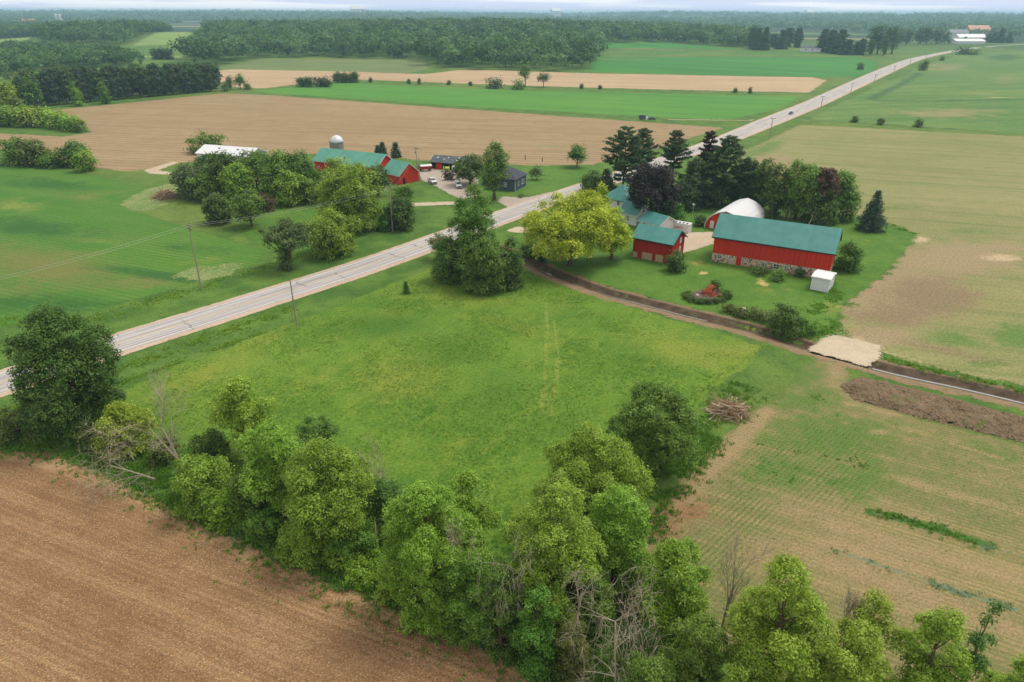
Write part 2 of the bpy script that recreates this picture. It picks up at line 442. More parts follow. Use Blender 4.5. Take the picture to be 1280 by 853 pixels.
rC = ang_px((1000, 215), (1280, 232))
M['stubble'] = field_mat('pale_stubble', s2l(140, 140, 88), s2l(158, 152, 102), s2l(112, 130, 68), big=.02, mid=.12, fine=2.0, c3amt=.4,
    streak=(rC, .35, .006, s2l(112, 128, 70), .6), rows=(rC, 2.2, s2l(128, 134, 80), .3),
    paints=(('grn', s2l(92, 128, 56), .3, .9, .85), ('tan', s2l(162, 142, 110), .1, .8, .9), ('brn', s2l(134, 115, 88), .15, .9, .8), ('pale', s2l(206, 184, 148), .4, .9, .8)),
    flecks=(s2l(200, 184, 142), .3), fleck_scale=2.5, grain=.5, bump=.5, edge=(1.2, 3.0, .3))
sheet('stubble_field', [(955,178),(1000,156),(1300,172),(1560,188),(1760,330),(1760,600),(1500,530),(1290,486),(1190,464),(1112,446),(1060,420),(1046,404),(1064,376),(1112,340),(1147,295),(1130,284),(1075,270),(985,246),(935,215),(915,195)], 1.0, M['stubble'], .016, 3,
    {'grn': [('b',950,190,40,10,.9,-.4),('b',1030,180,60,8,.5),('b',1220,290,60,6,.6),('b',1200,425,60,14,.9,.15),('b',1270,420,50,22,.9),('b',1240,455,50,8,.7),('b',1160,400,30,8,.4),('b',1120,260,50,6,.6)],
     'tan': [('b',1115,365,80,42,1.1),('b',1190,325,80,24,1.),('b',1095,420,50,14,1.),('b',1250,310,60,10,.7),('b',970,200,40,10,.6)],
     'brn': [('b',1165,372,70,32,.9),('b',1110,395,60,22,.8),('b',1190,440,90,8,.6,.2)],
     'pale': [('b',1150,300,20,8,.8),('b',1250,322,50,6,.7),('l',[(1105,440),(1150,452),(1200,466)],.7,.7),('b',1070,425,20,6,.8)]})

M['pasture'] = field_mat('hill_pasture', s2l(92, 130, 62), s2l(112, 140, 70), s2l(134, 138, 84), big=.008, mid=.05, fine=.6, c3amt=.5,
    streak=(ang_px((1000,120),(1280,110)), .06, .008, s2l(76, 118, 54), .6), paints=(('tan', s2l(156, 144, 100), .3, .9, .8), ('drk', s2l(62, 100, 50), .35, .8, .85), ('yel', s2l(170, 168, 84), .4, .8, .8)),
    grain=.3, bump=.3, edge=(3, 4, .06))
sheet('hill_pasture', [(1012,150),(1050,128),(1100,106),(1150,84),(1205,67),(1500,56),(1640,175),(1300,168),(1160,160)], 6, M['pasture'], .03, 12,
    {'tan': [('b',1180,84,40,8,.7),('b',1180,142,100,8,.8),('b',1260,100,30,8,.6),('b',1230,118,40,4,.5)],
     'drk': [('l',[(1095,126),(1160,127),(1280,124)],5,.9),('l',[(1088,124),(1130,104),(1150,92)],6,.8),('b',1255,72,30,5,.9),('b',1215,68,30,4,.7),('l',[(1030,152),(1160,160),(1290,169)],4,.9),('b',1200,95,24,3,.5)],
     'yel': [('b',1250,122,30,1.2,.9),('b',1130,150,30,2,.4)]})

lrow = ang_px((0, 330), (320, 318))
M['leftcrop'] = field_mat('green_crop', s2l(74, 124, 44), s2l(98, 138, 52), s2l(88, 120, 48), big=.02, mid=.12, fine=1.8, c3amt=.4,
    streak=(ang_px((0,300),(250,345)), .22, .008, s2l(104, 136, 58), .55), rows=(ang_px((0,300),(250,345)), 1.6, s2l(60, 106, 38), .5),
    paints=(('brn', s2l(128, 124, 70), .15, .95, .75), ('yel', s2l(136, 146, 68), .3, .9, .8), ('drk', s2l(50, 100, 42), .25, .9, .85)),
    grain=.4, bump=.5, edge=(.8, 1.4, .3))
sheet('green_crop_field', [(-300,196),(0,206),(60,212),(110,218),(196,237),(166,252),(172,266),(250,290),(332,313),(322,330),(262,348),(110,392),(0,408),(-400,520)], 1.4, M['leftcrop'], .016, 3,
    {'brn': [('b',60,335,110,28,.9,.15),('b',170,352,70,14,.7),('b',20,355,60,20,.6),('b',110,245,60,6,.5)],
     'yel': [('b',20,258,40,10,.8),('b',110,300,110,6,.6,.1),('b',240,330,50,10,.6,-.2),('b',120,240,70,10,.5),('b',240,300,40,8,.3)],
     'drk': [('b',40,285,110,14,.9,.1),('b',190,343,90,8,.9,.12),('b',60,230,100,10,.8,.08),('b',250,312,80,8,.6,.1),('b',60,380,120,14,.8),('b',180,225,40,5,.7)]})

bro = ang_px((150, 160), (700, 178))
M['brown'] = field_mat('pale_tilled', s2l(160, 137, 101), s2l(175, 152, 116), s2l(146, 125, 91), big=.012, mid=.08, fine=1.5, c3amt=.5,
    streak=(bro, .14, .004, s2l(148, 124, 90), .6), rows=(bro, 5.0, s2l(144, 122, 88), .6), paints=(('grn', s2l(132, 142, 88), .35, .9, .7), ('dk', s2l(146, 122, 90), .3, .9, .7)), grain=.3, bump=.4, edge=(1.2, 2.0, .15))
sheet('tilled_field', [(-340,172),(0,167),(80,171),(112,166),(104,155),(66,138),(150,130),(278,117),(330,119),(640,141),(905,160),(868,171),(835,182),(735,207),(660,207),(560,202),(500,199),(400,192),(330,197),(232,203),(190,210),(165,215),(130,211),(70,200),(0,186),(-340,195)], 2.2, M['brown'], .018, 5,
    {'grn': [('b',690,183,30,3,.8),('b',170,203,40,3,.5),('b',820,166,50,2,.5)], 'dk': [('b',215,155,60,6,.6),('b',500,160,120,6,.5),('b',760,165,60,5,.6)]})

M['strip'] = field_mat('young_crop', s2l(82, 142, 52), s2l(98, 150, 58), s2l(112, 152, 66), big=.006, mid=.04, fine=.6, c3amt=.3,
    streak=(ang_px((400,110),(900,135)), .08, .003, s2l(70, 122, 52), .5), grain=.25, bump=.3, edge=(2, 3, .08))
sheet('green_strip_field', [(318,114),(430,104),(640,113),(1000,121),(980,134),(912,150),(800,146),(640,137),(345,117)], 4, M['strip'], .03, 8)
M['tanstrip'] = field_mat('far_tilled', s2l(184, 158, 124), s2l(196, 170, 136), None, big=.005, mid=.03, fine=.5,
    streak=(ang_px((300,95),(1000,105)), .05, .002, s2l(172, 144, 110), .5), grain=.25, bump=.3, edge=(2, 3, .06))
sheet('far_tilled_field', [(262,89),(290,87),(440,90),(530,93),(580,87),(740,92),(1015,97),(1034,101),(1012,116),(820,112),(640,107),(430,99),(388,104),(326,111),(280,108)], 5, M['tanstrip'], .035, 10)
M['farcrop'] = field_mat('far_crop', s2l(62, 130, 50), s2l(76, 142, 56), None, big=.004, mid=.02, fine=.5,
    streak=(ang_px((750,70),(1080,85)), .04, .002, s2l(56, 108, 52), .5), grain=.25, bump=.3, edge=(2, 3, .06))
sheet('far_crop_field', [(738,90),(742,72),(756,59),(830,58),(1065,70),(1098,79),(1084,95),(1030,97),(880,94)], 5, M['farcrop'], .03, 10)
M['dull'] = field_mat('far_meadow', s2l(108, 128, 74), s2l(124, 136, 82), s2l(140, 140, 94), big=.006, mid=.03, fine=.5,
    streak=(ang_px((300,80),(520,82)), .05, .002, s2l(88, 120, 62), .5), grain=.25, bump=.3, edge=(3, 4, .05))
sheet('far_meadow', [(262,86),(330,73),(530,74),(535,87),(510,92),(300,88)], 6, M['dull'], .032, 12)
M['bright'] = field_mat('bright_meadow', s2l(126, 152, 78), s2l(140, 162, 88), s2l(108, 142, 68), big=.004, mid=.02, fine=.4, grain=.25, bump=.3, edge=(4, 6, .03))
sheet('bright_meadow', [(156,64),(200,52),(268,47),(264,58),(228,72),(176,74)], 8, M['bright'], .034, 15)
sheet('bright_meadow', [(-40,57),(0,52),(44,51),(40,58),(0,62)], 10, M['bright'], .034, 15)

M['lawn'] = field_mat('lawn', s2l(80, 120, 42), s2l(100, 136, 52), s2l(68, 108, 36), big=.06, mid=.35, fine=2.4, c3amt=.4,
    paints=(('bare', s2l(206, 176, 120), .4, .75, .9), ('yel', s2l(140, 146, 70), .3, .9, .7)), grain=.45, bump=.5, edge=(.6, 1.2, .4))
sheet('farm_lawn', [(648,312),(664,286),(740,240),(790,245),(850,262),(1000,284),(1075,273),(1145,292),(1110,338),(1054,380),(1044,402),(1005,428),(950,412),(870,388),(760,358),(700,338)], 0.9, M['lawn'], .02, 2,
    {'bare': [('b',880,342,7,2.5,1),('b',955,355,14,7,.65,.5),('b',1050,383,12,3,.6),('b',870,330,10,3,.5),('b',740,357,8,2,.4)],
     'yel': [('b',1080,300,30,14,.4),('b',960,362,40,8,.6),('b',1040,385,26,10,.8),('b',870,330,30,8,.6),('b',690,310,16,8,.8)]})
sheet('farm_lawn', [(500,225),(528,222),(545,233),(575,247),(600,242),(640,246),(690,241),(760,215),(740,206),(660,208),(600,205),(590,215),(525,203),(505,198),(480,200)], 1.2, M['lawn'], .02, 2,
    {'bare': [('b',522,235,6,1.5,.7)], 'yel': [('b',530,240,30,6,.5)]})
sheet('farm_lawn', [(300,290),(345,262),(420,262),(560,242),(566,252),(520,262),(470,290),(400,315),(352,318),(320,305)], 1.2, M['lawn'], .02, 3, {'bare': [], 'yel': [('b',440,300,40,6,.4)]})
M['weedy'] = field_mat('flowering_weeds', s2l(104, 132, 66), s2l(132, 146, 88), s2l(176, 178, 124), big=.1, mid=.5, fine=2, c3amt=.8, grain=.5, bump=.8, edge=(1, 3, .2))
sheet('weedy_patch', [(150,255),(175,240),(215,228),(228,236),(205,258),(170,266)], 1.2, M['weedy'], .022, 3)
sheet('weedy_patch', [(215,345),(250,332),(300,330),(300,340),(250,352)], 1.0, M['weedy'], .022, 3)

M['track'] = field_mat('worn_track', s2l(150, 144, 100), s2l(168, 156, 118), s2l(104, 130, 64), big=.05, mid=.2, fine=1, c3amt=.9, grain=.3, bump=.3, edge=(.6, 1.6, .15))
M['gravel'] = field_mat('gravel', s2l(196, 176, 150), s2l(208, 190, 166), s2l(182, 160, 134), big=.1, mid=.6, fine=4, grain=.3, bump=.3, edge=(.4, .9, .5))
M['greyyard'] = field_mat('gravel_yard_grey', s2l(178, 164, 150), s2l(190, 176, 162), s2l(160, 146, 132), big=.1, mid=.6, fine=4, grain=.3, bump=.3, edge=(.4, .9, .5))
sheet('gravel_yard', [(834,300),(838,291),(866,291),(892,290),(892,305),(866,313),(848,318)], 0.8, M['gravel'], .03)
sheet('gravel_yard', [(522,216),(534,211),(556,206),(592,212),(602,243),(578,250),(562,243),(545,233),(528,226)], 0.9, M['greyyard'], .03)
sheet('driveway', [(510,254),(568,252),(570,256),(510,258)], 0.8, M['gravel'], .03)
sheet('driveway', [(622,252),(628,246),(660,247),(690,240),(700,240),(640,262)], 0.8, M['greyyard'], .03)
sheet('driveway', [(630,289),(648,283),(672,288),(668,292),(645,291)], 0.8, M['gravel'], .03)
sheet('driveway', [(180,213),(190,210),(218,202),(222,204),(198,213),(214,216),(212,219),(186,217)], 0.9, M['gravel'], .03)
sheet('driveway', [(836,149),(930,150.3),(942,149.5),(940,151.6),(836,150.2)], 1.5, M['track'], .04)
sheet('driveway', [(298,222),(312,216),(340,214),(342,226),(318,230)], 0.9, M['gravel'], .03)
M['sand'] = field_mat('pale_sand', s2l(198, 182, 156), s2l(210, 194, 168), s2l(184, 166, 138), big=.2, mid=.8, fine=3, grain=.16, bump=.08, edge=(.5, .9, .5))
def pad_h(X, Y): return np.full(np.shape(X), 0.0)
sheet('field_crossing', [(1009,438),(1030,423),(1043,418),(1100,432),(1099,447),(1083,458),(1048,449)], 0.5, M['sand'], .035, .6, hf=pad_h)

M['berm'] = field_mat('spoil_heap', s2l(146, 128, 102), s2l(118, 102, 78), s2l(94, 82, 62), big=.3, mid=.9, fine=3, c3amt=.7, paints=(('grn', s2l(104, 122, 58), .4, .8, .8),), grain=.6, bump=1.0, bumpd=.3, edge=(.3, 1.2, .7))
berm_poly = [(1050,483),(1075,472),(1160,492),(1300,530),(1480,580),(1480,612),(1290,556),(1150,522),(1068,500)]
BP = [at(*p)[:2] for p in berm_poly]
def berm_h(X, Y):
    sd = poly_sdf(X, Y, BP)
    return smooth01((sd + .6) / 2.6) * (.35 + 1.1 * vnoise(X, Y, 1.6, 4, 3)) - .05
sheet('soil_berm', berm_poly, 0.3, M['berm'], .02, .8, {'grn': [('b',1130,505,30,8,.7),('b',1220,535,40,8,.6)]}, hf=berm_h)

# ---- drainage ditch
def ditch_material():
    m, t, out = new_mat('ditch_soil')
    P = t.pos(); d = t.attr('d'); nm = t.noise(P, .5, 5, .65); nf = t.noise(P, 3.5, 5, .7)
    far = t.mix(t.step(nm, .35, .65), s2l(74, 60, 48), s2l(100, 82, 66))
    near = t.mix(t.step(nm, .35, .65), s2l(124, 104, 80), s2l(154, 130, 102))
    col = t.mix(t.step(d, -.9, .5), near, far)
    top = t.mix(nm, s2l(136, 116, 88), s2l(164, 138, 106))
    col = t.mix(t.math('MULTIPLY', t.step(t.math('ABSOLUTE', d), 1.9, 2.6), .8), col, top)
    col = t.mix(t.math('MULTIPLY', t.step(t.noise(P, .9, 4), .56, .66), .6), col, s2l(96, 112, 60))
    g = t.math('ADD', .75, t.math('MULTIPLY', nf, .5)); col = t.mix(1, col, t.comb(g, g, g), 'MULTIPLY')
    e = t.math('ADD', t.attr('sd'), t.math('MULTIPLY', t.math('SUBTRACT', t.noise(P, .35, 5, .65), .5), 4.8))
    surf(t, out, col, .9, .2, t.bump(nf, .7, .15), alpha=t.math('GREATER_THAN', t.math('ADD', e, t.math('MULTIPLY', t.math('SUBTRACT', t.noise(P, 1.6, 4, .7), .5), 2.6)), 0.0))
    return m
M['ditch'] = ditch_material()
def offset_line(line, o):
    out = []
    for i, p in enumerate(line):
        a, b = Vector(line[max(i - 1, 0)]), Vector(line[min(i + 1, len(line) - 1)])
        d = (b - a).normalized(); out.append(tuple(Vector(p) + Vector((-d.y, d.x)) * o))
    return out
D_S = catmull(DITCH, 5); D_S = [tuple(p) for p in D_S]
def ditch_signed(X, Y):
    d, s = line_dist(X, Y, D_S); return d * s
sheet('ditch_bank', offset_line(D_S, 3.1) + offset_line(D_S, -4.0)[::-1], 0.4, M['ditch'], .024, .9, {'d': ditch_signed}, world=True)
def water_mat():
    m, t, out = new_mat('still_water')
    P = t.pos()
    b = surf(t, out, t.mix(t.noise(P, .6, 3), s2l(120, 122, 118), s2l(168, 170, 166)), .08, .9, t.bump(t.noise(P, 3, 2), .05, .02))
    return m
M['water'] = water_mat()
for i0, i1, wd in ((13, 16, .12), (24, 38, .14), (59, 80, .28)):
    ribbon('ditch_water', [Vector(p) for p in D_S[i0:i1]], -wd, wd, -.66, M['water'], n=2)

# ---- highway
ROAD_PX = [(-160,527),(-80,503),(0,479),(145,430.7),(240,401.6),(367.5,361.3),(480,325),(640,266.5),(700,245.5),(736,233),(865,189.5),(913,172),(960,152.6),(1010,132.6),(1038,120),(1097,92.8),(1138,75.8),(1165,69.3),(1196,63.8),(1222,60)]
ROAD = catmull([at(*p)[:2] for p in ROAD_PX], 14)
for _ in range(30):
    ROAD = [ROAD[0]] + [(ROAD[i - 1] + ROAD[i] * 2 + ROAD[i + 1]) / 4 for i in range(1, len(ROAD) - 1)] + [ROAD[-1]]
def road_width(p):
    return float(np.interp(p.length, [300, 430, 560, 800, 1090, 1230], [1.0, 1.38, 1.45, 1.7, 1.6, 1.25]))
def road_mat():
    m, t, out = new_mat('worn_asphalt')
    P = t.pos(); s = t.attr('s'); w = t.attr('t')
    uv = t.comb(t.math('MULTIPLY', s, .02), t.math('MULTIPLY', w, 1.3), 0.0)
    n1 = t.noise(uv, 1.6, 4, .6); n2 = t.noise(P, 1.2, 5, .65)
    col = t.mix(t.step(n1, .38, .62), s2l(168, 162, 161), s2l(202, 196, 192))
    tr = t.math('ABSOLUTE', t.math('SUBTRACT', t.math('ABSOLUTE', t.math('SUBTRACT', t.math('ABSOLUTE', w), 1.8)), .85))
    col = t.mix(t.math('MULTIPLY', t.step(tr, .45, .0), .35), col, s2l(152, 148, 148))
    cr = t.math('FRACT', t.math('ADD', t.math('MULTIPLY', s, 1 / 9.0), t.math('MULTIPLY', t.noise(P, .25, 3), .5)))
    crk = t.math('MULTIPLY', t.step(t.math('ABSOLUTE', t.math('SUBTRACT', cr, .5)), .045, .01), t.step(t.noise(P, .12, 2), .45, .62))
    col = t.mix(t.math('MULTIPLY', crk, .6), col, s2l(104, 98, 98))
    pt = t.step(t.noise(t.comb(t.math('MULTIPLY', s, .05), t.math('MULTIPLY', w, .5), 3.0), 1.0, 2), .6, .64)
    col = t.mix(t.math('MULTIPLY', pt, .35), col, s2l(146, 142, 144))
    g = t.math('ADD', .88, t.math('MULTIPLY', n2, .24)); col = t.mix(1, col, t.comb(g, g, g), 'MULTIPLY')
    surf(t, out, col, .85, .25, t.bump(n2, .2, .03)); return m
M['road'] = road_mat()
M['shoulder'] = field_mat('shoulder_gravel', s2l(196, 174, 150), s2l(208, 186, 164), s2l(176, 150, 122), big=.1, mid=.5, fine=3, grain=.25, bump=.3, edge=(.15, .5, .5))
ribbon('road_shoulder', ROAD, -5.7, 5.2, .05, M['shoulder'], n=8, widen=road_width)
ribbon('highway', ROAD, -4.0, 4.0, .075, M['road'], n=10, widen=road_width)
def paint_mat(name, c):
    m, t, out = new_mat(name); n = t.noise(t.pos(), 2.5, 4, .7)
    surf(t, out, t.mix(t.step(n, .45, .7), c, s2l(186, 180, 176)), .7, .3); return m
M['white_line'] = paint_mat('white_road_paint', s2l(236, 234, 230)); M['yellow_line'] = paint_mat('yellow_road_paint', s2l(218, 190, 110))
for o in (-3.35, 3.35): ribbon('edge_line', ROAD, o - .1, o + .1, .083, M['white_line'], n=1, widen=road_width, wide_shift=lambda a, b: (a + b) / 2)
for o in (-.16, .16): ribbon('centre_line', ROAD, o - .07, o + .07, .083, M['yellow_line'], n=1)
SIDE = catmull([at(*p)[:2] for p in [(1232,59.5),(1245,58),(1262,57),(1290,55),(1340,52)]], 6)
ribbon('side_road', SIDE, -4, 4, .09, M['road'], n=4)
#PART2
# ------------------------------------------------------------------ materials: plants
def leaf_material():
    m, t, out = new_mat('leaves')
    oi = t.node('ShaderNodeObjectInfo'); base = oi.outputs['Color']; tint = t.attr('tint')
    hs = t.node('ShaderNodeHueSaturation'); t.put(hs.inputs['Color'], base)
    t.put(hs.inputs['Hue'], t.math('SUBTRACT', .507, t.math('MULTIPLY', tint, .020)))
    t.put(hs.inputs['Saturation'], t.math('SUBTRACT', 1.1, t.math('MULTIPLY', tint, .2)))
    t.put(hs.inputs['Value'], t.math('ADD', .48, t.math('MULTIPLY', tint, 1.05)))
    col = hs.outputs[0]
    b = t.node('ShaderNodeBsdfPrincipled'); t.put(b.inputs['Base Color'], col)
    b.inputs['Roughness'].default_value = .55; b.inputs['Specular IOR Level'].default_value = .25
    tr = t.node('ShaderNodeBsdfTranslucent'); t.put(tr.inputs['Color'], t.mix(1.0, col, (1.15, 1.25, .5), 'MULTIPLY'))
    mx = t.node('ShaderNodeMixShader'); mx.inputs[0].default_value = .30
    t.l.new(b.outputs[0], mx.inputs[1]); t.l.new(tr.outputs[0], mx.inputs[2]); t.l.new(mx.outputs[0], out.inputs['Surface'])
    return m
def bark_material(name, c1, c2):
    m, t, out = new_mat(name); P = t.obj()
    n = t.noise(t.mapping(P, 0, (6, 6, 1.2)), 1.5, 5, .7)
    surf(t, out, t.mix(n, c1, c2), .9, .15, t.bump(n, .6, .05)); return m
M['leaf'] = leaf_material()
M['bark'] = bark_material('bark', s2l(74, 60, 48), s2l(122, 104, 86))
M['dead'] = bark_material('weathered_wood', s2l(164, 150, 128), s2l(212, 198, 174))
M['pinebark'] = bark_material('pine_bark', s2l(86, 66, 54), s2l(128, 100, 84))

LC = {'fresh': (.205, .335, .030), 'bright': (.195, .335, .028), 'mid': (.122, .228, .026), 'dark': (.078, .148, .021), 'deep': (.092, .182, .025),
      'yellow': (.350, .435, .020), 'lime': (.240, .350, .030), 'olive': (.130, .170, .034), 'purple': (.030, .022, .022), 'vivid': (.095, .250, .026),
      'pine': (.062, .108, .036), 'spruce': (.058, .098, .056), 'brown': (.120, .080, .040), 'grey': (.105, .160, .052), 'far': (.060, .130, .030), 'far2': (.045, .100, .030)}

def unit(a): return a / (np.linalg.norm(a, axis=-1, keepdims=True) + 1e-9)
def rdirs(rng, n): return unit(rng.normal(size=(n, 3)))

def leaf_quads(rng, C, N, L, W, fold=.18):
    """rhombic leaf faces at centres C with normals N"""
    n = len(C); T = unit(np.cross(N, rdirs(rng, n))); B = np.cross(N, T)
    L = (L * (.65 + .7 * rng.random(n)))[:, None] * .5; W = (W * (.65 + .7 * rng.random(n)))[:, None] * .5
    V = np.stack([C - T * L, C + B * W + N * W * fold, C + T * L - N * L * .25, C - B * W + N * W * fold], 1)
    return V.reshape(-1, 3)

def clumps_to_mesh(name, rng, P, O, rc, per, leaf, upw=.70, flat=.75, tintv=None, aspect=.68):
    """P clump centres, O outward directions, per leaves in each"""
    k = len(P); idx = np.repeat(np.arange(k), per)
    off = rng.normal(size=(len(idx), 3)) * rc * .55 * np.array([1, 1, flat])
    C = P[idx] + off
    N = unit(O[idx] * .55 + unit(off) * .35 + np.array([0, 0, upw]) + rng.normal(size=(len(idx), 3)) * .45)
    V = leaf_quads(rng, C, N, leaf, leaf * aspect)
    F = np.arange(len(V)).reshape(-1, 4)
    ct = rng.random(k) if tintv is None else tintv
    tint = np.clip(ct[idx] * .8 + rng.random(len(idx)) * .3 - .05, 0, 1)
    return mesh_np(name, V, F, M['leaf'], {'tint': np.repeat(tint, 4)})

def lobes(rng, h, r, base, n=14, top=.0, spread=.62, squat=1.0):
    hh = (h - base) / 2; cz = base + hh
    L, R = [(0, 0, cz)], [min(r, hh) * .62]
    for i in range(n):
        z = -.75 + 1.6 * (i + .5) / n; a = i * 2.4 + rng.uniform(-.5, .5)
        prof = math.sqrt(max(.05, 1 - abs(z) ** 2.2)) if (z > 0 or base > 0) else 1 - .18 * z * z
        q = spread * rng.uniform(.68, 1.22)
        rr = min(r, hh) * rng.uniform(.22, .46) * (1 - .25 * max(z, 0))
        L.append((math.cos(a) * r * prof * q, math.sin(a) * r * prof * q, cz + z * (hh - rr * .55) * rng.uniform(.85, 1.05))); R.append(rr)
    if base == 0:
        for i in range(6):
            a = i * 1.047 + rng.uniform(-.3, .3); rr = min(r, hh) * rng.uniform(.28, .36); q = rng.uniform(.55, .72)
            L.append((math.cos(a) * r * q, math.sin(a) * r * q, rr * .75)); R.append(rr)
    L.append((rng.uniform(-.2, .2) * r, rng.uniform(-.2, .2) * r, h - min(r, hh) * .33)); R.append(min(r, hh) * .34)
    return np.array(L), np.array(R)

def broad_crown(rng, h, r, base, leaf, n=14, dens=1.0, spread=.62, gap=.0, upw=.72):
    L, R = lobes(rng, h, r, base, n, spread=spread)
    rc = max(.36, leaf * 1.9, .085 * r)
    area = float((4 * math.pi * R ** 2).sum()) * .62
    k = int(area / (rc * rc * 1.25) * dens)
    i = rng.choice(len(R), k, p=R ** 2 / (R ** 2).sum())
    d = rdirs(rng, k); d[:, 2] = np.where(d[:, 2] < -.35, -d[:, 2], d[:, 2])
    s = rng.uniform(.72, 1.10, k)
    P = L[i] + d * (R[i] * s)[:, None]
    D = np.linalg.norm(P[:, None, :] - L[None], axis=2) / R[None]
    D[np.arange(k), i] = 9
    keep = (D.min(1) > .78) | (rng.random(k) < .12)
    keep &= P[:, 2] > base * .8 + .15
    if gap: keep &= vnoise(P[:, 0] * 1 + P[:, 2], P[:, 1] + 3, max(.8, r * .35), 2, 2) > gap
    P, d = P[keep], d[keep]
    fx = (r - leaf * .4) / np.percentile(np.hypot(P[:, 0], P[:, 1]), 98.5); fz = (h - leaf * .3 - base) / (P[:, 2].max() - base)
    P = (P - np.array([0, 0, base])) * np.array([fx, fx, fz]) + np.array([0, 0, base]); L = (L - np.array([0, 0, base])) * np.array([fx, fx, fz]) + np.array([0, 0, base])
    out = unit(P - np.array([0, 0, base + (h - base) * .4]))
    per = max(6, int(rc * rc * 2.0 / (leaf * leaf * .34)))
    return clumps_to_mesh('crown', rng, P, unit(d + out * .5), rc, per, leaf, upw=upw), L, R

def tube_mesh(name, segs, mat, n=5):
    V, F = [], []
    ang = np.arange(n) * 2 * np.pi / n
    for p0, p1, r0, r1 in segs:
        p0, p1 = np.array(p0, float), np.array(p1, float); d = p1 - p0; ln = np.linalg.norm(d)
        if ln < 1e-6: continue
        d /= ln; a = np.cross(d, [0.31, 0.52, 0.79]); a /= np.linalg.norm(a); b = np.cross(d, a)
        ring = np.cos(ang)[:, None] * a + np.sin(ang)[:, None] * b
        o = len(V) * 2 * n
        V.append(np.concatenate([p0 + ring * r0, p1 + ring * r1]))
        F += [(o + i, o + (i + 1) % n, o + n + (i + 1) % n, o + n + i) for i in range(n)]
    return mesh_np(name, np.concatenate(V), F, mat, smooth=True)

def trunk_segs(rng, h, r, base, L, R, lean=(0, 0)):
    tr = max(.10, .032 * h * (.7 + .3 * min(1, r / 4)))
    top = base + (h - base) * .72
    pts = [np.array([0, 0, -.1])]; n = 6
    for k in range(1, n + 1):
        q = k / n; pts.append(np.array([lean[0] * q + rng.normal() * .05 * h * .12, lean[1] * q + rng.normal() * .05 * h * .12, top * q]))
    segs = [(pts[k], pts[k + 1], tr * (1.25 if k == 0 else 1) * (1 - .8 * k / n), tr * (1 - .8 * (k + 1) / n)) for k in range(n)]
    for c, rr in list(zip(L, R))[1:]:
        z0 = np.clip(c[2] - rr * 1.1 - .25 * math.hypot(c[0], c[1]), .18 * top, top * .95); k = min(n - 1, int(z0 / top * n)); f = z0 / top * n - k
        a = pts[k] * (1 - f) + pts[k + 1] * f; w0 = tr * (1 - .8 * z0 / top) * .55
        mid = a * .5 + c * .5 + np.array([0, 0, -.1 * rr]); segs += [(a, mid, w0, w0 * .7), (mid, c, w0 * .7, w0 * .25)]
    return segs

def conifer_mesh(rng, h, r, base, leaf, style):
    """spruce: dense drooping cone; pine: open whorls of level plates"""
    P, O, T, segs = [], [], [], []
    z = base
    step = {'spruce': .055, 'pine': .062, 'red': .07}[style] * h
    step = max(step, leaf * (.8 if style == 'spruce' else 1.0))
    while z < h * .985:
        q = (z - base) / (h - base)
        if style == 'spruce': rad = r * (1 - q) ** .75 * rng.uniform(.88, 1.08) + .12 * r * (1 - q)
        elif style == 'pine': rad = r * (min(1, .55 + 1.5 * q) if q < .35 else (1 - ((q - .35) / .72) ** 1.5)) * rng.uniform(.6, 1.1)
        else: rad = r * math.sqrt(max(.03, 1 - (2 * q - .8) ** 2 * .6)) * rng.uniform(.7, 1.05)
        nb = {'spruce': max(5, int(9 * (1 - q) + 4)), 'pine': 5, 'red': 6}[style]
        a0 = rng.uniform(0, 6.28)
        for b in range(nb):
            a = a0 + 6.2832 * b / nb + rng.uniform(-.3, .3); ln = rad * rng.uniform(.75, 1.1)
            slope = {'spruce': -.16 + .4 * q, 'pine': .10 + .35 * q, 'red': .2}[style]
            d = np.array([math.cos(a), math.sin(a), slope])
            m = max(2, int(ln / max(leaf * .62, .35)))
            lo = .25 if style == 'spruce' else .38
            for s in np.linspace(lo, 1, m):
                p = np.array([0, 0, z]) + d * ln * s + np.array([0, 0, (-.10 if style == 'spruce' else .05) * ln * s * s])
                for _ in range(3 if style != 'spruce' else 1):
                    P.append(p + rng.normal(size=3) * np.array([.09, .09, .03]) * max(ln, 1)); O.append([d[0], d[1], .5]); T.append(rng.random() * .7 + .3 * s)
            if style != 'spruce': segs.append(((0, 0, z), tuple(np.array([0, 0, z]) + d * ln * .8), .022 * h * .2 * (1 - q) + .02, .015))
        z += step * rng.uniform(.8, 1.2)
    P.append([0, 0, h - leaf * .5]); O.append([0, 0, 1]); T.append(.6)
    rc = max(leaf * .85, .26)
    per = {'spruce': 11, 'pine': 9, 'red': 9}[style]
    me = clumps_to_mesh('crown', rng, np.array(P), np.array(O, float), rc, per, leaf, upw=.35, flat=.4 if style == 'pine' else .65, tintv=np.array(T), aspect=.42)
    tr = .017 * h + .06
    segs = [((0, 0, -.1), (0, 0, h * .5), tr, tr * .6), ((0, 0, h * .5), (0, 0, h * .96), tr * .6, .03)] + segs
    return me, segs

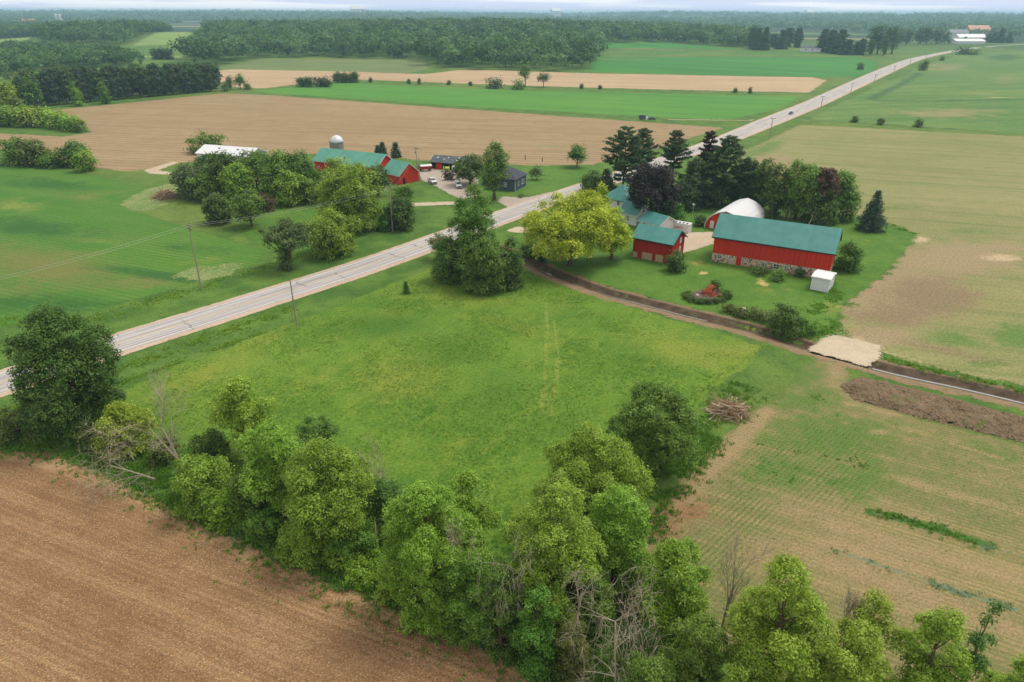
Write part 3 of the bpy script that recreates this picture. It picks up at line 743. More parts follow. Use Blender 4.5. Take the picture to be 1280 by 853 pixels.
def dead_segs(rng, h, spread, lean=(0, 0), depth=4, tw=.018, r0=None, droop=0.0, up=.5, kids=(3, 4)):
    segs = []; twigs = []
    def grow(p, d, ln, r, lev):
        n = 3
        for k in range(n):
            d = unit(d + rng.normal(size=3) * .06 + np.array([0, 0, -droop * (depth - lev) * .12 + (.04 if not droop else 0)]))
            q = p + d * ln / n; r2 = r * (1 - .22)
            (segs if lev >= depth - 0 else twigs).append((p, q, r, r2)); p, r = q, r2
            if lev > 0:
                for _ in range(rng.integers(*kids) if k == n - 1 else rng.integers(1, 3)):
                    sd = unit(np.cross(d, rng.normal(size=3)))
                    nd = unit(d * up + sd * (1 - up + .25) * spread + np.array([0, 0, .12 - droop * .3]))
                    grow(p, nd, ln * rng.uniform(.48, .72), max(r * .55, tw), lev - 1)
    d = unit(np.array([lean[0], lean[1], 1.0])); grow(np.zeros(3), d, h * .48, r0 or .014 * h, depth)
    return segs, twigs

TREES = 0
def tree(u, v, vtop, wpx, kind, colour, label, name='broadleaf_tree', cat='tree', group=None, base=None, lean=(0, 0), n=14, dens=1.0, gap=0.0, spread=.70, flatpx=None, leafk=1.0, **kw):
    global TREES; TREES += 1
    rng = np.random.default_rng(1000 + TREES * 13)
    ub = u
    for _ in range(3):                                   # u is the middle of the crown, so find the foot
        h = max(.5, height_for(ub, v, vtop)); p = at(ub, v)
        ub += (u - project(p.x, p.y, h * .55)[0]) * (0 if kind == 'dead' else 1)
    p = at(ub, v); r = wpx * 1.02 / 2 / FPX * (p.y * CP + (CAM_H - h * .55) * SP)
    if kind == 'broad':                                  # rounded crown: fit its outline, not its tip
        th = PITCH + math.atan(((v + vtop) / 2 - 426.5) / FPX); ct, st = math.cos(th), math.sin(th)
        Ht = (v - vtop) / FPX * (p.y * CP + (CAM_H - h * .5) * SP)
        bf = h * .18 / h if base is None else base
        if bf < .06:
            hh = max(math.sqrt(max((Ht / 2) ** 2 - (r * st) ** 2, 0)) / ct, .5 * r, .2); h = 2 * hh
            p = at(u, (v + vtop) / 2, hh); p.z = 0
        else:
            lo, hi = .2, h
            for _ in range(30):
                m = (lo + hi) / 2; hh = (1 - bf) * m / 2
                if (bf * m + hh) * ct + math.sqrt((hh * ct) ** 2 + (r * st) ** 2) > Ht: hi = m
                else: lo = m
            h = lo
    sl = slant(p)
    leaf = max(.15, .0027 * sl) * leafk
    root = thing(name, label, cat, (p.x, p.y, float(hfun(p.x, p.y))), rng.uniform(0, 6.28) if kind not in ('dead',) else 0, group)
    c = LC[colour]; c = tuple(x * rng.uniform(.92, 1.08) for x in c)
    if kind == 'broad':
        b = h * .18 if base is None else h * base
        if b > 0 and h > 2 * r and base is None: b = h * .12
        me, L, R = broad_crown(rng, h, r, b, min(leaf, .28 * r), n, dens, spread, gap)
        o = link('crown', me, root)
        link('trunk', tube_mesh('trunk', trunk_segs(rng, h, r, b, L, R), M['bark'], 6), root)
    elif kind in ('spruce', 'pine', 'red'):
        b = h * ({'spruce': .03, 'pine': .28, 'red': .3}[kind] if base is None else base)
        me, segs = conifer_mesh(rng, h, r, b, min(leaf * 1.25, .4 * r), kind)
        o = link('crown', me, root); link('trunk', tube_mesh('trunk', segs, M['pinebark'], 5), root)
    elif kind == 'dead':
        s, tw = dead_segs(rng, h, kw.get('bs', 1.0), lean, kw.get('depth', 4), droop=kw.get('droop', 0), up=kw.get('up', .5), r0=kw.get('r0'), tw=kw.get('tw', .018), kids=kw.get('kids', (3, 4)))
        if kw.get('fit', True):
            allp = np.array([q[1] for q in s + tw]); fz = h / allp[:, 2].max(); fx = r / max(np.percentile(np.hypot(allp[:, 0] - lean[0] * h * .4, allp[:, 1] - lean[1] * h * .4), 96), .1)
            f = np.array([fx, fx, fz]); s = [(a * f, b_ * f, x, y) for a, b_, x, y in s]; tw = [(a * f, b_ * f, x, y) for a, b_, x, y in tw]
        link('trunk', tube_mesh('trunk', s, M['dead'], 6), root)
        o = link('crown', tube_mesh('crown', tw, M['dead'], 4), root)
    if kind != 'dead': o.color = (*c, 1)
    return root
#PART3
# ------------------------------------------------------------------ trees and shrubs, one call each
# -- hedgerow between the tilled field and the meadow
GB = 'trees of the hedgerow beside the tilled field'
tree(85, 545, 378, 128, 'broad', 'dark', 'tall dark green tree standing beside the highway at the corner of the tilled field', base=0, n=30, spread=.72)
tree(152, 572, 500, 74, 'broad', 'lime', 'rounded yellow-green bush at the foot of the tall dark highway tree', 'bush', 'bush', base=0)
tree(232, 595, 462, 86, 'dead', 'grey', 'bare grey tree leaning apart at the start of the hedgerow', 'dead_tree', 'dead tree', lean=(-.25, .1), bs=1.0, up=.6, depth=3, kids=(3, 5), tw=.016)
tree(196, 600, 520, 110, 'dead', 'grey', 'sprawling bare grey tree half fallen onto the grass by the tilled field', 'dead_tree', 'dead tree', lean=(-.75, -.35), bs=1.1, depth=3, droop=.3, tw=.013, r0=.12, kids=(4, 6))
tree(300, 572, 468, 78, 'broad', 'lime', 'light yellow-green tree with a visible forked trunk behind the bare grey trees', base=.1, gap=.15)
tree(252, 645, 562, 86, 'broad', 'bright', 'bright green bush on the field edge below the light yellow-green tree', 'bush', 'bush', base=0)
tree(205, 580, 545, 40, 'broad', 'olive', 'low olive bush among the bare grey branches', 'bush', 'bush', base=0)
tree(345, 655, 527, 92, 'broad', 'fresh', 'light green tree between two brighter hedgerow bushes, its trunk bare on one side', base=.05, n=16)
tree(310, 650, 590, 50, 'broad', 'mid', 'small green bush filling the hedgerow gap near the grass strip', 'bush', 'bush', base=0)
tree(395, 600, 520, 58, 'broad', 'deep', 'dark green tree showing behind the bright round hedgerow tree', base=.05)
tree(408, 698, 548, 124, 'broad', 'bright', 'big bright green round-headed tree overhanging the edge of the tilled field', base=.0, n=20)
tree(440, 705, 640, 66, 'broad', 'mid', 'low green bush at the foot of the broken trunk', 'bush', 'bush', base=0)
tree(486, 640, 543, 62, 'dead', 'grey', 'slender bare grey tree standing up against the mown meadow', 'dead_tree', 'dead tree', bs=.9, up=.62, depth=3, kids=(3, 5), tw=.016)
tree(482, 668, 596, 62, 'broad', 'deep', 'dark green tree behind the broken pale trunk', base=.0)
tree(535, 775, 598, 126, 'broad', 'bright', 'wide bright green tree on the meadow side of the broken pale trunk', base=0, n=22)
tree(590, 705, 592, 70, 'broad', 'fresh', 'light green tree behind the forked grey branch, reaching over the meadow', base=.05)
tree(575, 760, 620, 90, 'dead', 'grey', 'forked bare branch rising out of the wide bright green tree', 'dead_tree', 'dead tree', bs=.8, depth=3, up=.7)
tree(585, 800, 690, 80, 'broad', 'mid', 'mid green bush along the tilled field under the forked branch', 'bush', 'bush', base=0)
tree(640, 795, 640, 92, 'dead', 'grey', 'drooping bare grey tree with branches hanging over the tilled field', 'dead_tree', 'dead tree', lean=(-.15, -.1), droop=.7, bs=1.2, up=.45, depth=3, r0=.10, tw=.013, kids=(4, 6))
tree(690, 795, 610, 128, 'broad', 'fresh', 'large light green tree in the middle of the hedgerow above the vivid shrub', base=.05, n=22)
tree(672, 838, 735, 62, 'broad', 'vivid', 'vivid green shrub at the edge of the tilled field between two bare trees', 'shrub', 'shrub', base=0)
tree(625, 815, 715, 50, 'broad', 'mid', 'green shrub under the drooping bare tree', 'shrub', 'shrub', base=0)
tree(745, 665, 533, 138, 'broad', 'bright', 'broad bright green tree next to the dark round tree by the meadow', base=.03, n=22)
tree(770, 745, 602, 96, 'broad', 'fresh', 'light green tree beside the bare brown patch of the crop field', base=.05, n=16)
tree(820, 595, 478, 122, 'broad', 'mid', 'dense dark green round tree at the meadow corner nearest the brush pile', base=.02, n=22)
tree(842, 815, 675, 104, 'broad', 'bright', 'green tree behind the big star-shaped dead tree', base=.05, n=18)
tree(768, 880, 695, 136, 'dead', 'grey', 'big star-shaped dead tree with grey branches spreading in all directions', 'dead_tree', 'dead tree', bs=1.5, droop=.35, up=.35, depth=3, r0=.11, tw=.013, kids=(4, 7))
tree(815, 925, 815, 90, 'broad', 'mid', 'dark green bush under the star-shaped dead tree', 'bush', 'bush', base=0)
tree(716, 845, 775, 50, 'broad', 'olive', 'olive green bush beside the star-shaped dead tree at the tilled field', 'bush', 'bush', base=0)
tree(868, 905, 765, 90, 'broad', 'mid', 'green tree below the bare tree with twin stems', base=.02)
tree(902, 790, 655, 62, 'dead', 'grey', 'bare tree with twin dark stems against the crop field', 'dead_tree', 'dead tree', bs=.75, up=.7, depth=3, kids=(3, 5), tw=.016)
tree(968, 925, 712, 128, 'broad', 'lime', 'tall yellow-green tree beside the bare twin-stemmed tree', base=.05, n=22)
tree(925, 945, 810, 90, 'broad', 'bright', 'bright green bush under the tall yellow-green tree', 'bush', 'bush', base=0)
tree(1030, 860, 738, 50, 'dead', 'grey', 'grey leafless tree between two yellow-green trees', 'dead_tree', 'dead tree', bs=.9, up=.6)
tree(1075, 880, 745, 62, 'broad', 'lime', 'small yellow-green tree with pale bare twigs on its field side', base=.1)
tree(1050, 950, 785, 110, 'broad', 'lime', 'yellow-green tree in front of the leafless grey tree', base=.02, n=18)
tree(1155, 930, 764, 88, 'broad', 'fresh', 'light green tree next to the narrow blue-green tree', base=.05, n=16)
tree(1212, 900, 766, 46, 'broad', 'deep', 'narrow blue-green tree at the crop field edge', base=.02)
tree(1110, 905, 800, 70, 'dead', 'grey', 'pale bare branches leaning out between two light green trees', 'dead_tree', 'dead tree', lean=(.7, .1), bs=.8, depth=3)
tree(1270, 920, 822, 76, 'broad', 'lime', 'yellow-green bush at the far end of the hedgerow by the crop field', 'bush', 'bush', base=0)
tree(1100, 960, 850, 80, 'broad', 'fresh', 'light green bush at the foot of the leaning pale branches', 'bush', 'bush', base=0)
tree(20, 540, 512, 70, 'broad', 'olive', 'low brownish-olive bush by the road ditch behind the tall dark tree', 'bush', 'bush', base=0)
tree(118, 560, 515, 60, 'broad', 'dark', 'dark bush at the base of the tall highway tree', 'bush', 'bush', base=0)
FILL = [(280, 668, 610, 60, 'bright'), (330, 690, 632, 62, 'mid'), (375, 712, 650, 60, 'fresh'), (455, 742, 690, 60, 'bright'), (500, 765, 705, 64, 'fresh'), (560, 800, 735, 66, 'bright'), (610, 790, 690, 64, 'fresh'), (655, 770, 690, 60, 'bright'), (715, 760, 668, 76, 'bright'), (740, 800, 715, 66, 'mid'), (805, 770, 690, 70, 'fresh'), (870, 850, 770, 70, 'bright'), (890, 930, 840, 80, 'fresh'), (1000, 940, 850, 80, 'lime'), (940, 960, 850, 70, 'fresh'), (1180, 930, 830, 60, 'bright'), (1225, 940, 860, 60, 'fresh'), (265, 590, 540, 46, 'deep'), (365, 620, 560, 50, 'mid'), (440, 640, 570, 60, 'fresh'), (700, 690, 590, 80, 'fresh')]
for u, v, vt, w_, c_ in FILL:
    tree(u, v - 8, vt - 2, w_, 'broad', c_, 'leafy green bush filling the hedgerow between its larger trees', 'bush', 'bush', 'bushes filling the hedgerow', base=0)
# -- clump at the head of the drainage ditch
tree(592, 350, 233, 62, 'broad', 'mid', 'tallest tree of the clump between the highway and the meadow', base=0, n=24)
tree(564, 353, 298, 52, 'broad', 'deep', 'dark bush on the highway side of the tree clump', base=0)
tree(606, 364, 296, 68, 'broad', 'mid', 'dense green tree in front of the tallest clump tree', base=0, n=18)
tree(640, 360, 298, 34, 'broad', 'deep', 'narrow dark green tree at the ditch side of the clump', base=0)
tree(552, 325, 292, 34, 'broad', 'olive', 'thin grey-green tree leaning over the highway from the clump', base=.3, gap=.3)
tree(661, 321, 304, 26, 'broad', 'dark', 'low dark shrub at the head of the drainage ditch', 'shrub', 'shrub', base=0)
tree(676, 328, 314, 14, 'broad', 'dark', 'small dark shrub on the bank of the drainage ditch near its head', 'shrub', 'shrub', base=0)
tree(507.5, 367, 352, 6.5, 'spruce', 'dark', 'small dark evergreen standing alone in the meadow near the highway', 'evergreen_shrub', 'shrub', base=.08)
# -- red barn farm
tree(714, 337, 238, 122, 'broad', 'yellow', 'large golden yellow tree beside the red granary', base=.04, n=34, gap=.10, spread=.72)
tree(752, 282, 230, 26, 'broad', 'yellow', 'small golden yellow tree touching the teal house roof', base=.15, n=12, gap=.12)
tree(766, 326, 262, 50, 'broad', 'yellow', 'lower golden yellow tree between the large one and the red granary', base=.02, n=18, gap=.1)
tree(815, 276, 205, 72, 'broad', 'purple', 'dark purple-leaved tree behind the white house', base=.05, n=22)
tree(781, 250, 160, 58, 'pine', 'pine', 'tall open pine next to the highway behind the teal-roofed house', 'pine_tree', 'pine', leafk=.8)
tree(803, 240, 160, 40, 'pine', 'pine', 'slender pine close behind the tall open pine', 'pine_tree', 'pine', leafk=.8)
tree(843, 240, 162, 40, 'pine', 'pine', 'open-crowned pine rising above the purple tree', 'pine_tree', 'pine', base=.4, leafk=.8)
tree(884, 245, 163, 34, 'pine', 'purple', 'sparse dark pine in front of the highway bend', 'pine_tree', 'pine', leafk=.8)
tree(908, 256, 172, 60, 'pine', 'pine', 'broad full pine behind the white-roofed arched shed', 'pine_tree', 'pine', base=.15, leafk=.8)
tree(870, 258, 198, 50, 'pine', 'pine', 'lower pine between the purple tree and the broad full pine', 'pine_tree', 'pine', base=.1, leafk=.8)
tree(935, 258, 203, 34, 'red', 'pine', 'dark pine between the arched shed and the leafy tree row', 'pine_tree', 'pine', base=.1)
tree(957, 264, 200, 36, 'broad', 'dark', 'dark thin-crowned tree behind the peak of the arched shed roof', base=.04, gap=.1)
tree(974, 270, 206, 34, 'broad', 'olive', 'olive brown tree beyond the ridge of the long red barn', base=.04, gap=.1)
tree(1000, 274, 203, 56, 'broad', 'mid', 'bright topped tree in the row behind the red barn', base=.04, n=18, gap=.1)
tree(1048, 272, 216, 48, 'broad', 'mid', 'rounded green tree at the end of the row nearest the lone spruce', base=.05, n=16)
tree(1028, 276, 213, 36, 'red', 'brown', 'thin reddish brown dying pine in the row behind the red barn', 'pine_tree', 'pine', base=.35)
tree(985, 276, 240, 30, 'broad', 'dark', 'small dark understorey tree below the bright topped tree', base=.05)
for u, v, vt, w_, c_ in ((948, 260, 218, 30, 'deep'), (966, 274, 222, 30, 'dark'), (1016, 278, 228, 30, 'dark'), (1034, 280, 240, 30, 'deep'), (922, 257, 222, 34, 'pine'), (890, 258, 222, 34, 'pine'), (858, 262, 222, 34, 'pine'), (1060, 276, 240, 26, 'mid')):
    tree(u, v, vt, w_, 'broad', c_, 'dark understorey tree filling the row behind the red barn', 'broadleaf_tree', 'tree', 'understorey trees of the row behind the barn', base=0)
tree(1010, 282, 250, 4, 'dead', 'grey', 'leaning bare pale trunk under the tree row behind the barn', 'dead_tree', 'dead tree', lean=(.3, 0), depth=1, fit=False, r0=.16)
tree(740, 240, 214, 30, 'broad', 'dark', 'dark round tree by the highway beside the teal-roofed house', base=0)
tree(758, 244, 212, 30, 'spruce', 'pine', 'dark evergreen by the house next to the tall open pine', 'evergreen_tree', 'evergreen')
tree(843, 277, 253, 30, 'broad', 'vivid', 'bright green bush behind the white storage container', 'bush', 'bush', base=0)
tree(829, 274, 252, 18, 'broad', 'mid', 'small green bush at the foot of the purple tree', 'bush', 'bush', base=0)
tree(876, 283, 269, 16, 'broad', 'dark', 'small dark bush beside the arched shed', 'bush', 'bush', base=0)
tree(1093.5, 288, 238, 34, 'spruce', 'spruce', 'lone blue-green spruce at the corner of the farm lawn', 'spruce_tree', 'spruce', leafk=.7)
tree(1064, 338, 302, 36, 'broad', 'mid', 'round green bush against the gable end of the red barn', 'bush', 'bush', base=0)
tree(847, 340, 314, 25, 'broad', 'dark', 'dark round shrub at the corner of the red granary', 'shrub', 'shrub', base=0)
tree(982, 418, 379, 42, 'broad', 'deep', 'round green bush on the ditch bank near the sandy crossing', 'bush', 'bush', base=0)
tree(1005, 420, 396, 34, 'broad', 'vivid', 'low green bush between the round ditch bush and the sandy crossing', 'bush', 'bush', base=0)
tree(894, 364, 350, 16, 'broad', 'dark', 'small dark shrub behind the round flower bed', 'shrub', 'shrub', base=0)
tree(949, 343, 333, 20, 'broad', 'dark', 'low shrub against the stone wall below the barn', 'shrub', 'shrub', base=0)
tree(972, 351, 337, 17, 'broad', 'mid', 'small green shrub in front of the barn windows', 'shrub', 'shrub', base=0)
tree(1000, 346, 336, 14, 'broad', 'dark', 'dark low shrub between the barn wall and the white shed', 'shrub', 'shrub', base=0)
for i, (u, v, w_) in enumerate([(912, 392, 18), (926, 396, 22), (942, 398, 24), (958, 402, 24)]):
    tree(u, v, v - 12, w_, 'broad', 'olive', 'low olive shrub in the overgrown row between boulder and round ditch bush', 'shrub', 'shrub', 'shrubs of the overgrown row by the boulder', base=0)
for i in range(9):
    a = math.pi * (.95 + 1.1 * i / 8); 
    tree(884 + 25 * math.cos(a), 372 - 9 * math.sin(a), 372 - 9 * math.sin(a) - 8, 12, 'broad', 'dark', 'dark green plant in the edging of the round flower bed', 'plant', 'plant', 'plants edging the round flower bed', base=0)
# -- farm across the highway
tree(440, 288, 206, 82, 'broad', 'bright', 'large bright green tree in front of the long teal-roofed barn', base=0, n=24)
tree(413, 319, 261, 70, 'broad', 'fresh', 'broad light green dome-shaped tree beside the highway', base=0, n=20)
tree(354, 336, 274, 58, 'broad', 'grey', 'grey-green tree with a thick trunk between the dome tree and the utility pole', base=.28, n=16, gap=.12)
tree(356, 337, 308, 20, 'broad', 'grey', 'leafy sprouts wrapping the trunk of the grey-green tree', 'bush', 'bush', base=0)
tree(408, 322, 300, 26, 'broad', 'mid', 'low bush at the foot of the dome-shaped tree', 'bush', 'bush', base=0)
tree(272, 279, 242, 36, 'broad', 'dark', 'dark round shrub on the lawn below the white-roofed shed', 'shrub', 'shrub', base=0)
tree(311, 284, 238, 44, 'broad', 'mid', 'green rounded tree on the lawn beside the dark round shrub', base=.05)
tree(330, 264, 244, 24, 'broad', 'brown', 'reddish brown bush half hidden behind the green lawn tree', 'bush', 'bush', base=0)
tree(238, 248, 205, 46, 'broad', 'grey', 'grey-green tree next to the pinkish brush heap', base=0, n=16)
tree(282, 248, 192, 58, 'broad', 'dark', 'dark tree hiding the front of the white-roofed shed', base=0, n=18)
tree(318, 240, 190, 50, 'broad', 'mid', 'green tree in front of the end of the white-roofed shed', base=.25, n=16)
tree(348, 248, 188, 58, 'broad', 'mid', 'wide green tree in the middle of the yard trees', base=0, n=18)
tree(374, 248, 190, 46, 'broad', 'deep', 'dark green tree on the barn side of the yard trees', base=0, n=16)
tree(398, 250, 212, 36, 'broad', 'mid', 'green tree at the corner of the long teal-roofed barn', base=0)
tree(262, 215, 192, 40, 'broad', 'deep', 'dark bush under the edge of the white shed roof', base=0)
tree(424, 232, 198, 44, 'broad', 'lime', 'yellow-green tree close to the long barn roof', base=0)
tree(472, 246, 206, 30, 'broad', 'dark', 'dark tree at the foot of the small red gabled barn', base=.05)
tree(500, 287, 248, 40, 'broad', 'dark', 'dark tree behind the roadside utility pole', base=0)
tree(506, 262, 234, 28, 'broad', 'mid', 'green tree between the utility pole and the farm drive', base=.05)
tree(480, 288, 270, 22, 'broad', 'vivid', 'low green bush beside the roadside utility pole', 'bush', 'bush', base=0)
tree(256, 186, 171, 44, 'broad', 'mid', 'round green tree behind the white-roofed shed', base=0)
tree(478, 194, 177.5, 11, 'spruce', 'spruce', 'small spruce standing beside the ridge of the teal barn roof', 'spruce_tree', 'spruce')
tree(472, 193, 182, 9, 'spruce', 'spruce', 'smallest spruce tucked behind the teal barn roof', 'spruce_tree', 'spruce')
tree(494.5, 197, 179, 12, 'spruce', 'spruce', 'spruce standing clear at the gable of the teal barn', 'spruce_tree', 'spruce')
tree(587, 231, 193, 44, 'broad', 'dark', 'dark green spreading tree in front of the machine shed', base=.05, n=18)
tree(566, 226, 214, 22, 'broad', 'purple', 'dark purplish shrub beside the white pickup trucks', 'shrub', 'shrub', base=0)
tree(618, 250, 179, 37, 'broad', 'mid', 'tall green tree covering the front of the blue-grey house', base=.12, n=20)
tree(722, 209, 182, 26, 'broad', 'deep', 'neat round tree by the pale tilled field and the highway', base=.12)
tree(671, 225, 210, 18, 'broad', 'grey', 'small vase-shaped tree on the lawn beside the blue-grey house', base=.2)
tree(652, 247, 242.5, 8, 'broad', 'olive', 'little roadside shrub in front of the blue-grey house', 'shrub', 'shrub', base=0)
tree(298, 252, 205, 44, 'broad', 'bright', 'light green tree filling the yard row beside the dark front tree', base=0, n=16)
tree(360, 256, 214, 40, 'broad', 'bright', 'lower light green tree at the lawn side of the yard row', base=0)
tree(258, 252, 215, 40, 'broad', 'mid', 'mid green tree between the grey-green tree and the dark front tree', base=0)
tree(388, 254, 224, 34, 'broad', 'fresh', 'small light green tree under the barn corner', base=0)
# -- field edges across the highway
tree(20, 205, 173, 40, 'broad', 'mid', 'bush at the outer end of the field corner row', 'bush', 'bush', base=0)
tree(40, 207, 175, 36, 'broad', 'olive', 'olive bush in the field corner row', 'bush', 'bush', base=0)
tree(62, 209, 192, 26, 'broad', 'mid', 'lowest bush in the field corner row', 'bush', 'bush', base=0)
tree(80, 209, 186, 30, 'broad', 'deep', 'dark bush in the field corner row beside the tallest one', 'bush', 'bush', base=0)
tree(95, 208, 177, 28, 'broad', 'deep', 'tallest tree of the field corner row', base=.03)
tree(106, 214, 188, 26, 'broad', 'bright', 'bright green bush at the inner end of the field corner row', 'bush', 'bush', base=0)
HX = [(-8, 156, 133, 30), (8, 157, 134, 26), (22, 158, 135, 26), (37, 158, 137, 24), (50, 158, 137, 24), (63, 159, 139, 24), (76, 161, 141, 22), (86, 163, 145, 22), (96, 164, 150, 18), (30, 155, 134, 26), (58, 157, 137, 26)]
for u, v, vt, w_ in HX:
    tree(u, v, vt, w_, 'broad', 'lime' if u % 2 else 'bright', 'light green bush in the hedge spit reaching into the pale tilled field', 'bush', 'bush', 'bushes of the hedge spit in the pale tilled field', base=0)
tree(98, 166, 157, 9, 'broad', 'deep', 'small dark bush at the tip of the hedge spit', 'bush', 'bush', base=0)
# -- pine windbreak
WB = 'dark pine in the windbreak row above the pale tilled field'
k = 0
for row, (va, vb, dv) in enumerate([(134.5, 113.5, 0), (131, 110.5, -2)]):
    for i in range(25):
        f = (i + .5 * row) / 25; u = 30 + 240 * f + RNG.uniform(-2, 2)
        if row == 0 and i in (2, 9, 14): continue
        vb_ = va + (vb - va) * f
        tree(u, vb_, 88 - 6 * f + RNG.uniform(-3.5, 4.5) + (3 if f < .08 else 0), 15 + RNG.uniform(-2, 4), 'red', ('pine', 'pine', 'spruce', 'far2')[k % 4], WB, 'pine_tree', 'pine', 'pines of the windbreak', base=.12 if i % 5 else .35); k += 1
tree(94, 132, 105, 13, 'broad', 'bright', 'bright green tree standing out in front of the windbreak pines', base=0)
tree(129, 129, 103, 13, 'broad', 'mid', 'mid green tree at the windbreak next to a gap of bare trunks', base=0)
tree(40, 136, 96, 20, 'broad', 'mid', 'leafy tree at the outer end of the pine windbreak', base=.05)
tree(26, 130, 95, 22, 'broad', 'lime', 'yellow-green tree just beyond the end of the windbreak', base=.05)
tree(8, 136, 106, 34, 'broad', 'lime', 'yellow-green round tree above the hedge spit', base=.0)
tree(-4, 128, 100, 24, 'broad', 'mid', 'green tree cut by the picture edge above the hedge spit', base=.0)
tree(10, 99, 92, 14, 'broad', 'dark', 'small dark tree on the field beyond the windbreak', base=0)
tree(287, 112, 97, 11, 'broad', 'dark', 'dark tree just past the end of the windbreak', base=.05)
tree(299, 111, 94, 13, 'broad', 'mid', 'taller green tree past the end of the windbreak', base=.05)
tree(281, 114, 104, 9, 'broad', 'mid', 'bush touching the last pine of the windbreak', 'bush', 'bush', base=0)
tree(309, 112, 105, 9, 'broad', 'mid', 'small bush beside the two trees past the windbreak', 'bush', 'bush', base=0)
# -- trees between the far fields
for u, w_ in ((376, 12), (386, 14), (397, 13), (408, 12)):
    tree(u, 108.5, 98, w_, 'broad', 'far2', 'dark bush in the low hedge at the end of the green strip', 'bush', 'bush', 'bushes of the low hedge by the green strip', base=0)
for u, w_ in ((422, 12), (432, 14), (442, 12)):
    tree(u, 103, 91.5, w_, 'broad', 'dark', 'taller dark bush in the second hedge by the green strip', 'bush', 'bush', 'bushes of the second hedge by the green strip', base=0)
tree(656.5, 109, 81.5, 14, 'broad', 'mid', 'round-headed tree standing on the strip between the far fields', base=.25)
tree(679.5, 109.5, 91, 14, 'broad', 'grey', 'thin vase-shaped tree beside the round-headed tree between fields', base=.35, gap=.25)
tree(618, 108, 101, 22, 'broad', 'grey', 'low grey-green bush on the field strip near the round-headed tree', 'bush', 'bush', base=0)
tree(648, 110, 104, 18, 'broad', 'mid', 'low bush at the foot of the round-headed tree', 'bush', 'bush', base=0)
for u, v in ((463, 103), (511, 105), (524, 105), (561, 106), (588, 107.5), (727, 111), (750, 111.5), (919, 116), (938, 116.5)):
    tree(u, v, v - 5 - (u % 3), 5, 'broad', 'dark', 'tiny dark shrub on the grass strip between the far fields', 'shrub', 'shrub', 'tiny shrubs on the strip between the far fields', base=0)
for u, v, w_ in ((1069, 153, 9), (1101, 156, 9), (1149, 159, 11)):
    tree(u, v, v - w_ * .8, w_, 'broad', 'dark', 'small dark bush on the grass bank between stubble and hill pasture', 'bush', 'bush', 'bushes on the bank below the hill pasture', base=0)
tree(1076, 87, 79, 9, 'broad', 'mid', 'bush on the verge of the far highway stretch', 'bush', 'bush', base=0)
tree(1155, 88, 77, 10, 'broad', 'mid', 'bush on the hill pasture beside the far highway', 'bush', 'bush', base=0)
tree(1178, 76, 71, 6, 'broad', 'mid', 'little bush on the verge near the highway crest', 'bush', 'bush', base=0)
tree(1204, 68, 60, 16, 'broad', 'dark', 'dark bush at the crest where the highway disappears', 'bush', 'bush', base=0)
tree(1215, 68, 61, 14, 'broad', 'deep', 'second bush at the highway crest, next to the dark one', 'bush', 'bush', base=0)
# -- groves around the houses on the far side of the tilled land
tree(265, 46, 33, 10, 'broad', 'far2', 'lone round tree at the top of the bright hill meadow', base=.05)
for u, w_ in ((193, 10), (202, 13), (211, 10)):
    tree(u, 74, 61.5, w_, 'broad', 'far2', 'round tree in the small clump on the bright hill meadow', 'broadleaf_tree', 'tree', 'trees of the clump on the bright meadow', base=0)
for u, v, vt, w_ in ((948, 64, 34, 10), (941, 63, 36, 9), (957, 64, 33, 9), (978, 66, 36, 9), (998, 64, 34, 9), (986, 63, 36, 10), (967, 64, 42, 10), (1030, 66, 38, 10), (1040, 67, 37, 11), (1052, 67, 36, 11), (1046, 68, 44, 10), (1062, 69, 48, 9), (1072, 69, 50, 9), (1078, 69, 46, 8), (1056, 69, 50, 8)):
    tree(u, v - (3 if 960 < u < 1000 else 0), vt + (u % 5), w_ + 3, 'pine' if u % 3 else 'spruce', 'far2', 'dark conifer in the grove around the far white houses', 'conifer_tree', 'conifer', 'conifers around the far white houses', base=.05)
for u, v, vt, w_ in ((1092, 66, 36, 14), (1100, 66, 34, 15), (1110, 66, 35, 14), (1118, 66, 37, 12), (1106, 69, 50, 10), (1088, 69, 52, 10), (1124, 58, 38, 12), (1135, 56, 38, 12), (1150, 55, 37, 14), (1160, 55, 36, 14), (1172, 55, 37, 14), (1182, 54, 40, 10)):
    tree(u, v, vt, w_, 'broad', 'far', 'leafy tree in the grove before the highway crest', 'broadleaf_tree', 'tree', 'trees of the grove before the highway crest', base=.03)
for u, v, vt, w_ in ((1236, 53, 41, 9), (1243, 54, 41, 9), (1252, 54, 35, 10), (1262, 54, 40, 9), (1206, 55, 47, 7), (1213, 50, 43, 6), (1224, 50, 43, 6)):
    tree(u, v, vt, w_, 'spruce', 'far2', 'dark conifer beside the far white-roofed farm buildings', 'conifer_tree', 'conifer', 'conifers beside the far farm buildings', base=.03)

